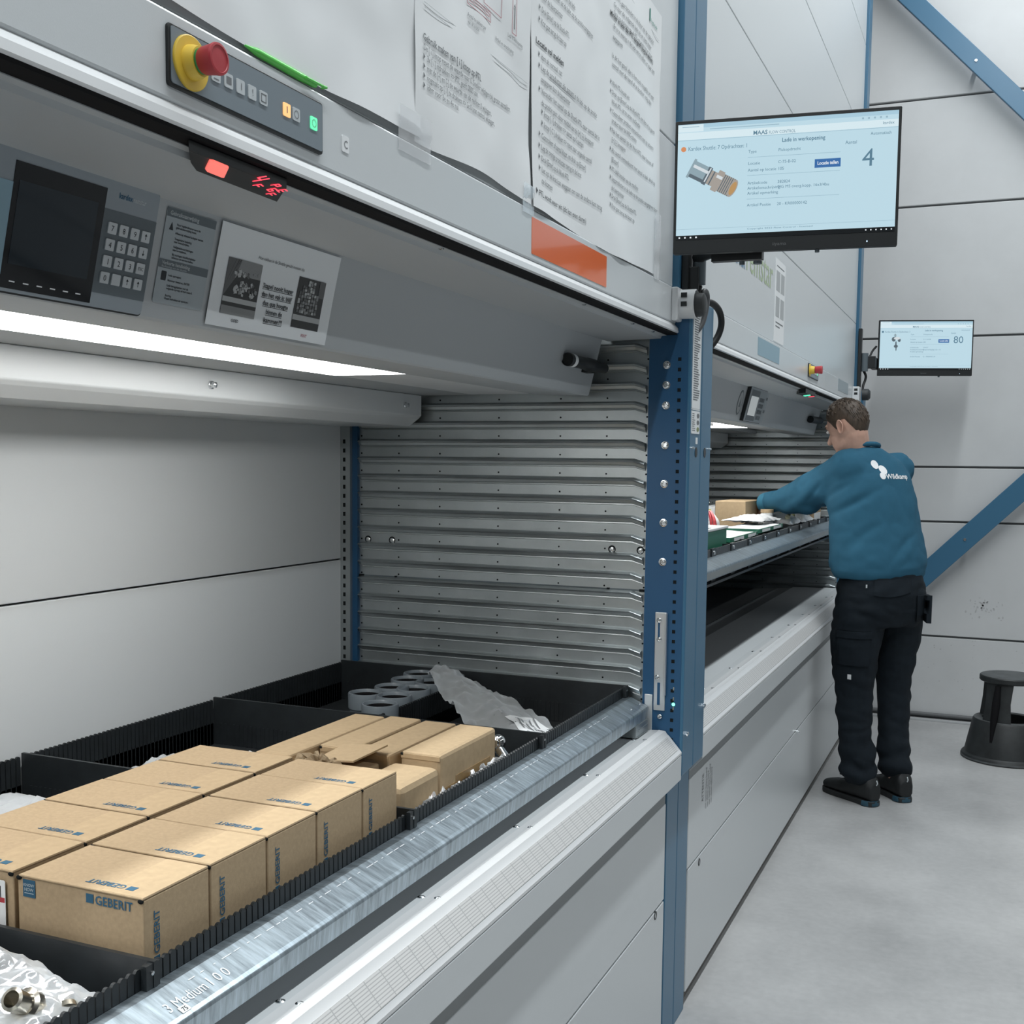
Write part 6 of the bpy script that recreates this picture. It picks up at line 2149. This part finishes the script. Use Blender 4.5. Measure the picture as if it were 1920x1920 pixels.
def patch_on(bvh, fn, nu_, nv_, d, off, m):
    """lay a cloth patch on a surface: fn(u,v) -> start point, cast along d"""
    d = Vector(d).normalized()
    vs = []
    for j in range(nv_ + 1):
        for i in range(nu_ + 1):
            p = Vector(fn(i / nu_, j / nv_))
            h = bvh.ray_cast(p - d * 1.0, d)
            q = h[0] if h[0] is not None else p
            vs.append(q - d * off)
    k = (nu_ + 1) * (nv_ + 1)
    vs2 = [v + d * (off + 0.002) for v in vs]
    fs = [(j * (nu_ + 1) + i, j * (nu_ + 1) + i + 1, (j + 1) * (nu_ + 1) + i + 1, (j + 1) * (nu_ + 1) + i) for j in range(nv_) for i in range(nu_)]
    rim = [i for i in range(nu_ + 1)] + [(j + 1) * (nu_ + 1) - 1 for j in range(1, nv_ + 1)] + [nv_ * (nu_ + 1) + i for i in range(nu_ - 1, -1, -1)] + [j * (nu_ + 1) for j in range(nv_ - 1, 0, -1)]
    fs2 = [(rim[i], rim[(i + 1) % len(rim)], k + rim[(i + 1) % len(rim)], k + rim[i]) for i in range(len(rim))]
    m.add(vs + vs2, fs + fs2)
    return m


D0 = Vector((-0.10, 1, 0))
patch_on(bt, lambda u, v: (-0.490 + 0.150 * u, 5.2, 0.925 + 0.060 * v - 0.012 * math.sin(pi * u) * (1 - v) + 0.012 * u), 14, 6, D0, 0.007, MB()).build('back_pocket_flap', M_trous, pe, smooth=50)
patch_on(bt, lambda u, v: (-0.635 + 0.135 * u, 5.2, 0.615 + 0.15 * v), 12, 8, D0, 0.010, MB()).build('thigh_pocket', M_trous, pe, smooth=50)
patch_on(bt, lambda u, v: (-0.642 + 0.150 * u, 5.2, 0.735 + 0.030 * v), 12, 3, D0, 0.015, MB()).build('thigh_pocket_flap', M_trous, pe, smooth=50)
patch_on(bt, lambda u, v: (-0.310 + 0.06 * u, 5.2, 0.80 + 0.12 * v), 6, 6, D0, 0.012, MB()).build('side_pocket', M_trous, pe, smooth=50)
patch_on(bt, lambda u, v: (-0.588 + 0.016 * u, 5.2, 0.553 + 0.022 * v), 2, 2, D0, 0.003, MB()).build('white_tag', M_paper, pe)
patch_on(bt, lambda u, v: (-0.525 + 0.006 * u, 5.2, 0.955 + 0.014 * v), 2, 2, D0, 0.004, MB()).build('belt_tag', M_key, pe)
m = MB()
m.ell((-0.275, 5.25, 0.905), 0.022, 0.03, 0.014)
m.build('pocket_corner', M_trous, pe, smooth=60)
# logo and lettering on the back
lg = MB()


def decal(pts, faces, off=0.0015):
    vs = []
    for a, z in pts:
        p = Vector((-0.50, 5.24, 0)) - LF * a + ZZ * z
        d = Vector((FW.x, FW.y, 0))
        h = bs.ray_cast(p - d * 1.0, d)
        q = (h[0] if h[0] is not None else p) - d * off
        vs.append(q)
    lg.add(vs, faces)


def dec_ell(ca, cz, ra, rz, rot=0.0, n=18):
    pts = [(ca, cz)]
    for r in (0.5, 1.0):
        for i in range(n):
            a = 2 * pi * i / n
            x, y = ra * r * math.cos(a), rz * r * math.sin(a)
            pts.append((ca + x * math.cos(rot) - y * math.sin(rot), cz + x * math.sin(rot) + y * math.cos(rot)))
    fs = [(0, 1 + i, 1 + (i + 1) % n) for i in range(n)] + [(1 + i, 1 + n + i, 1 + n + (i + 1) % n, 1 + (i + 1) % n) for i in range(n)]
    decal(pts, fs)


LA, LZ = -0.035, 1.452
dec_ell(LA - 0.030, LZ + 0.026, 0.017, 0.019, 0.3)
dec_ell(LA + 0.002, LZ + 0.004, 0.021, 0.017, -0.8)
dec_ell(LA - 0.008, LZ - 0.022, 0.015, 0.015, 0)
vs, fs, ww = txt_geo('Wildkamp', True)
decal([(LA + 0.008 + q.x * 0.125 / ww, LZ - 0.034 + q.y * 0.030) for q in vs], fs, 0.0022)
lg.build('back_logo', mat('logo_white', (0.80, 0.81, 0.82), 0.7), pe, kind='stuff')


# shoes
def shoe(heel, toe, lab):
    h, t__ = Vector((*heel, 0)), Vector((*toe, 0))
    d = (t__ - h).normalized()
    L = (t__ - h).length
    sd = Vector((-d.y, d.x, 0))
    up = MB()
    prof = [(0.0, 0.030, 0.045, 0.095), (0.02, 0.038, 0.055, 0.128), (0.07, 0.042, 0.055, 0.142), (0.11, 0.044, 0.05, 0.124), (0.16, 0.046, 0.042, 0.088), (0.21, 0.051, 0.038, 0.074), (0.255, 0.050, 0.035, 0.066), (0.285, 0.042, 0.03, 0.058), (0.305, 0.022, 0.026, 0.046)]
    secs = []
    for s__, w, _, ht in prof:
        c = h + d * (s__ * L / 0.305)
        zc = (0.020 + ht) / 2
        secs.append((c + ZZ * zc, sd * w, ZZ * (ht - 0.020) / 2))
    up.loft(secs, 20, 2.6)
    up = blob(up, 0.005, 3, lambda v: 0.0012 * nz(v.x, v.y, v.z, 40, 3))
    o = up.build('shoe', M_shoe, pe, label=lab, smooth=60)
    so = MB()
    pr = []
    for s__, w in ((-0.004, 0.012), (0.004, 0.030), (0.03, 0.040), (0.10, 0.040), (0.17, 0.047), (0.23, 0.053), (0.275, 0.047), (0.300, 0.030), (0.312, 0.010)):
        pr.append((s__ * L / 0.305, w))
    outl = [h + d * a + sd * w for a, w in pr] + [h + d * a - sd * w for a, w in reversed(pr)]
    so.prism([(p.x, p.y) for p in outl], 0.0, 0.024, axis='z')
    so.build('sole', mat('shoe_sole', (0.018, 0.020, 0.021), 0.6), o, bevel=0.004)
    hp_ = MB()
    n = 10
    vs = []
    for z, ex in ((0.004, 0.0445), (0.016, 0.0445), (0.026, 0.041)):
        for i in range(n + 1):
            a = pi / 2 + pi * i / n
            c = h + d * 0.040
            vs.append(c + d * (math.cos(a) * (ex + 0.0015)) + sd * (math.sin(a) * ex) + ZZ * z)
    fs = [(k * (n + 1) + i, k * (n + 1) + i + 1, (k + 1) * (n + 1) + i + 1, (k + 1) * (n + 1) + i) for k in range(2) for i in range(n)]
    hp_.add(vs, fs).build('heel_cap', mat('dark_blue_rubber', (0.018, 0.065, 0.10), 0.5), o, smooth=60)
    la_ = MB()
    c = h + d * 0.145 + ZZ * 0.098
    for sg in (1, -1):
        la_.tube(bez([c, c + sd * 0.022 * sg + d * 0.02 + ZZ * 0.016, c + sd * 0.030 * sg + d * 0.045 + ZZ * 0.004, c + sd * 0.006 * sg + d * 0.01 + ZZ * 0.002], 6), 0.002, 6)
    for k in range(3):
        cc = h + d * (0.15 + 0.022 * k) + ZZ * (0.094 - 0.009 * k)
        la_.tube([cc - sd * 0.022, cc + ZZ * 0.004, cc + sd * 0.022], 0.0022, 6)
    la_.build('laces', M_black, o, smooth=60)
    m = MB()
    m.box(0, 0, 0, 0, 0, 0) if False else None
    p = h - d * 0.002 + ZZ * 0.105
    m.tube([p - ZZ * 0.010, p - d * 0.006, p + ZZ * 0.012], 0.0026, 6)
    m.build('pull_tab', M_key, o, smooth=60)


shoe((-0.440, 5.078), (-0.672, 5.276), None)
shoe((-0.322, 5.198), (-0.482, 5.430), None)

for o in list(bpy.data.objects):
    if '_org' in o:
        del o['_org']
    if '_dummy' in o:
        del o['_dummy']
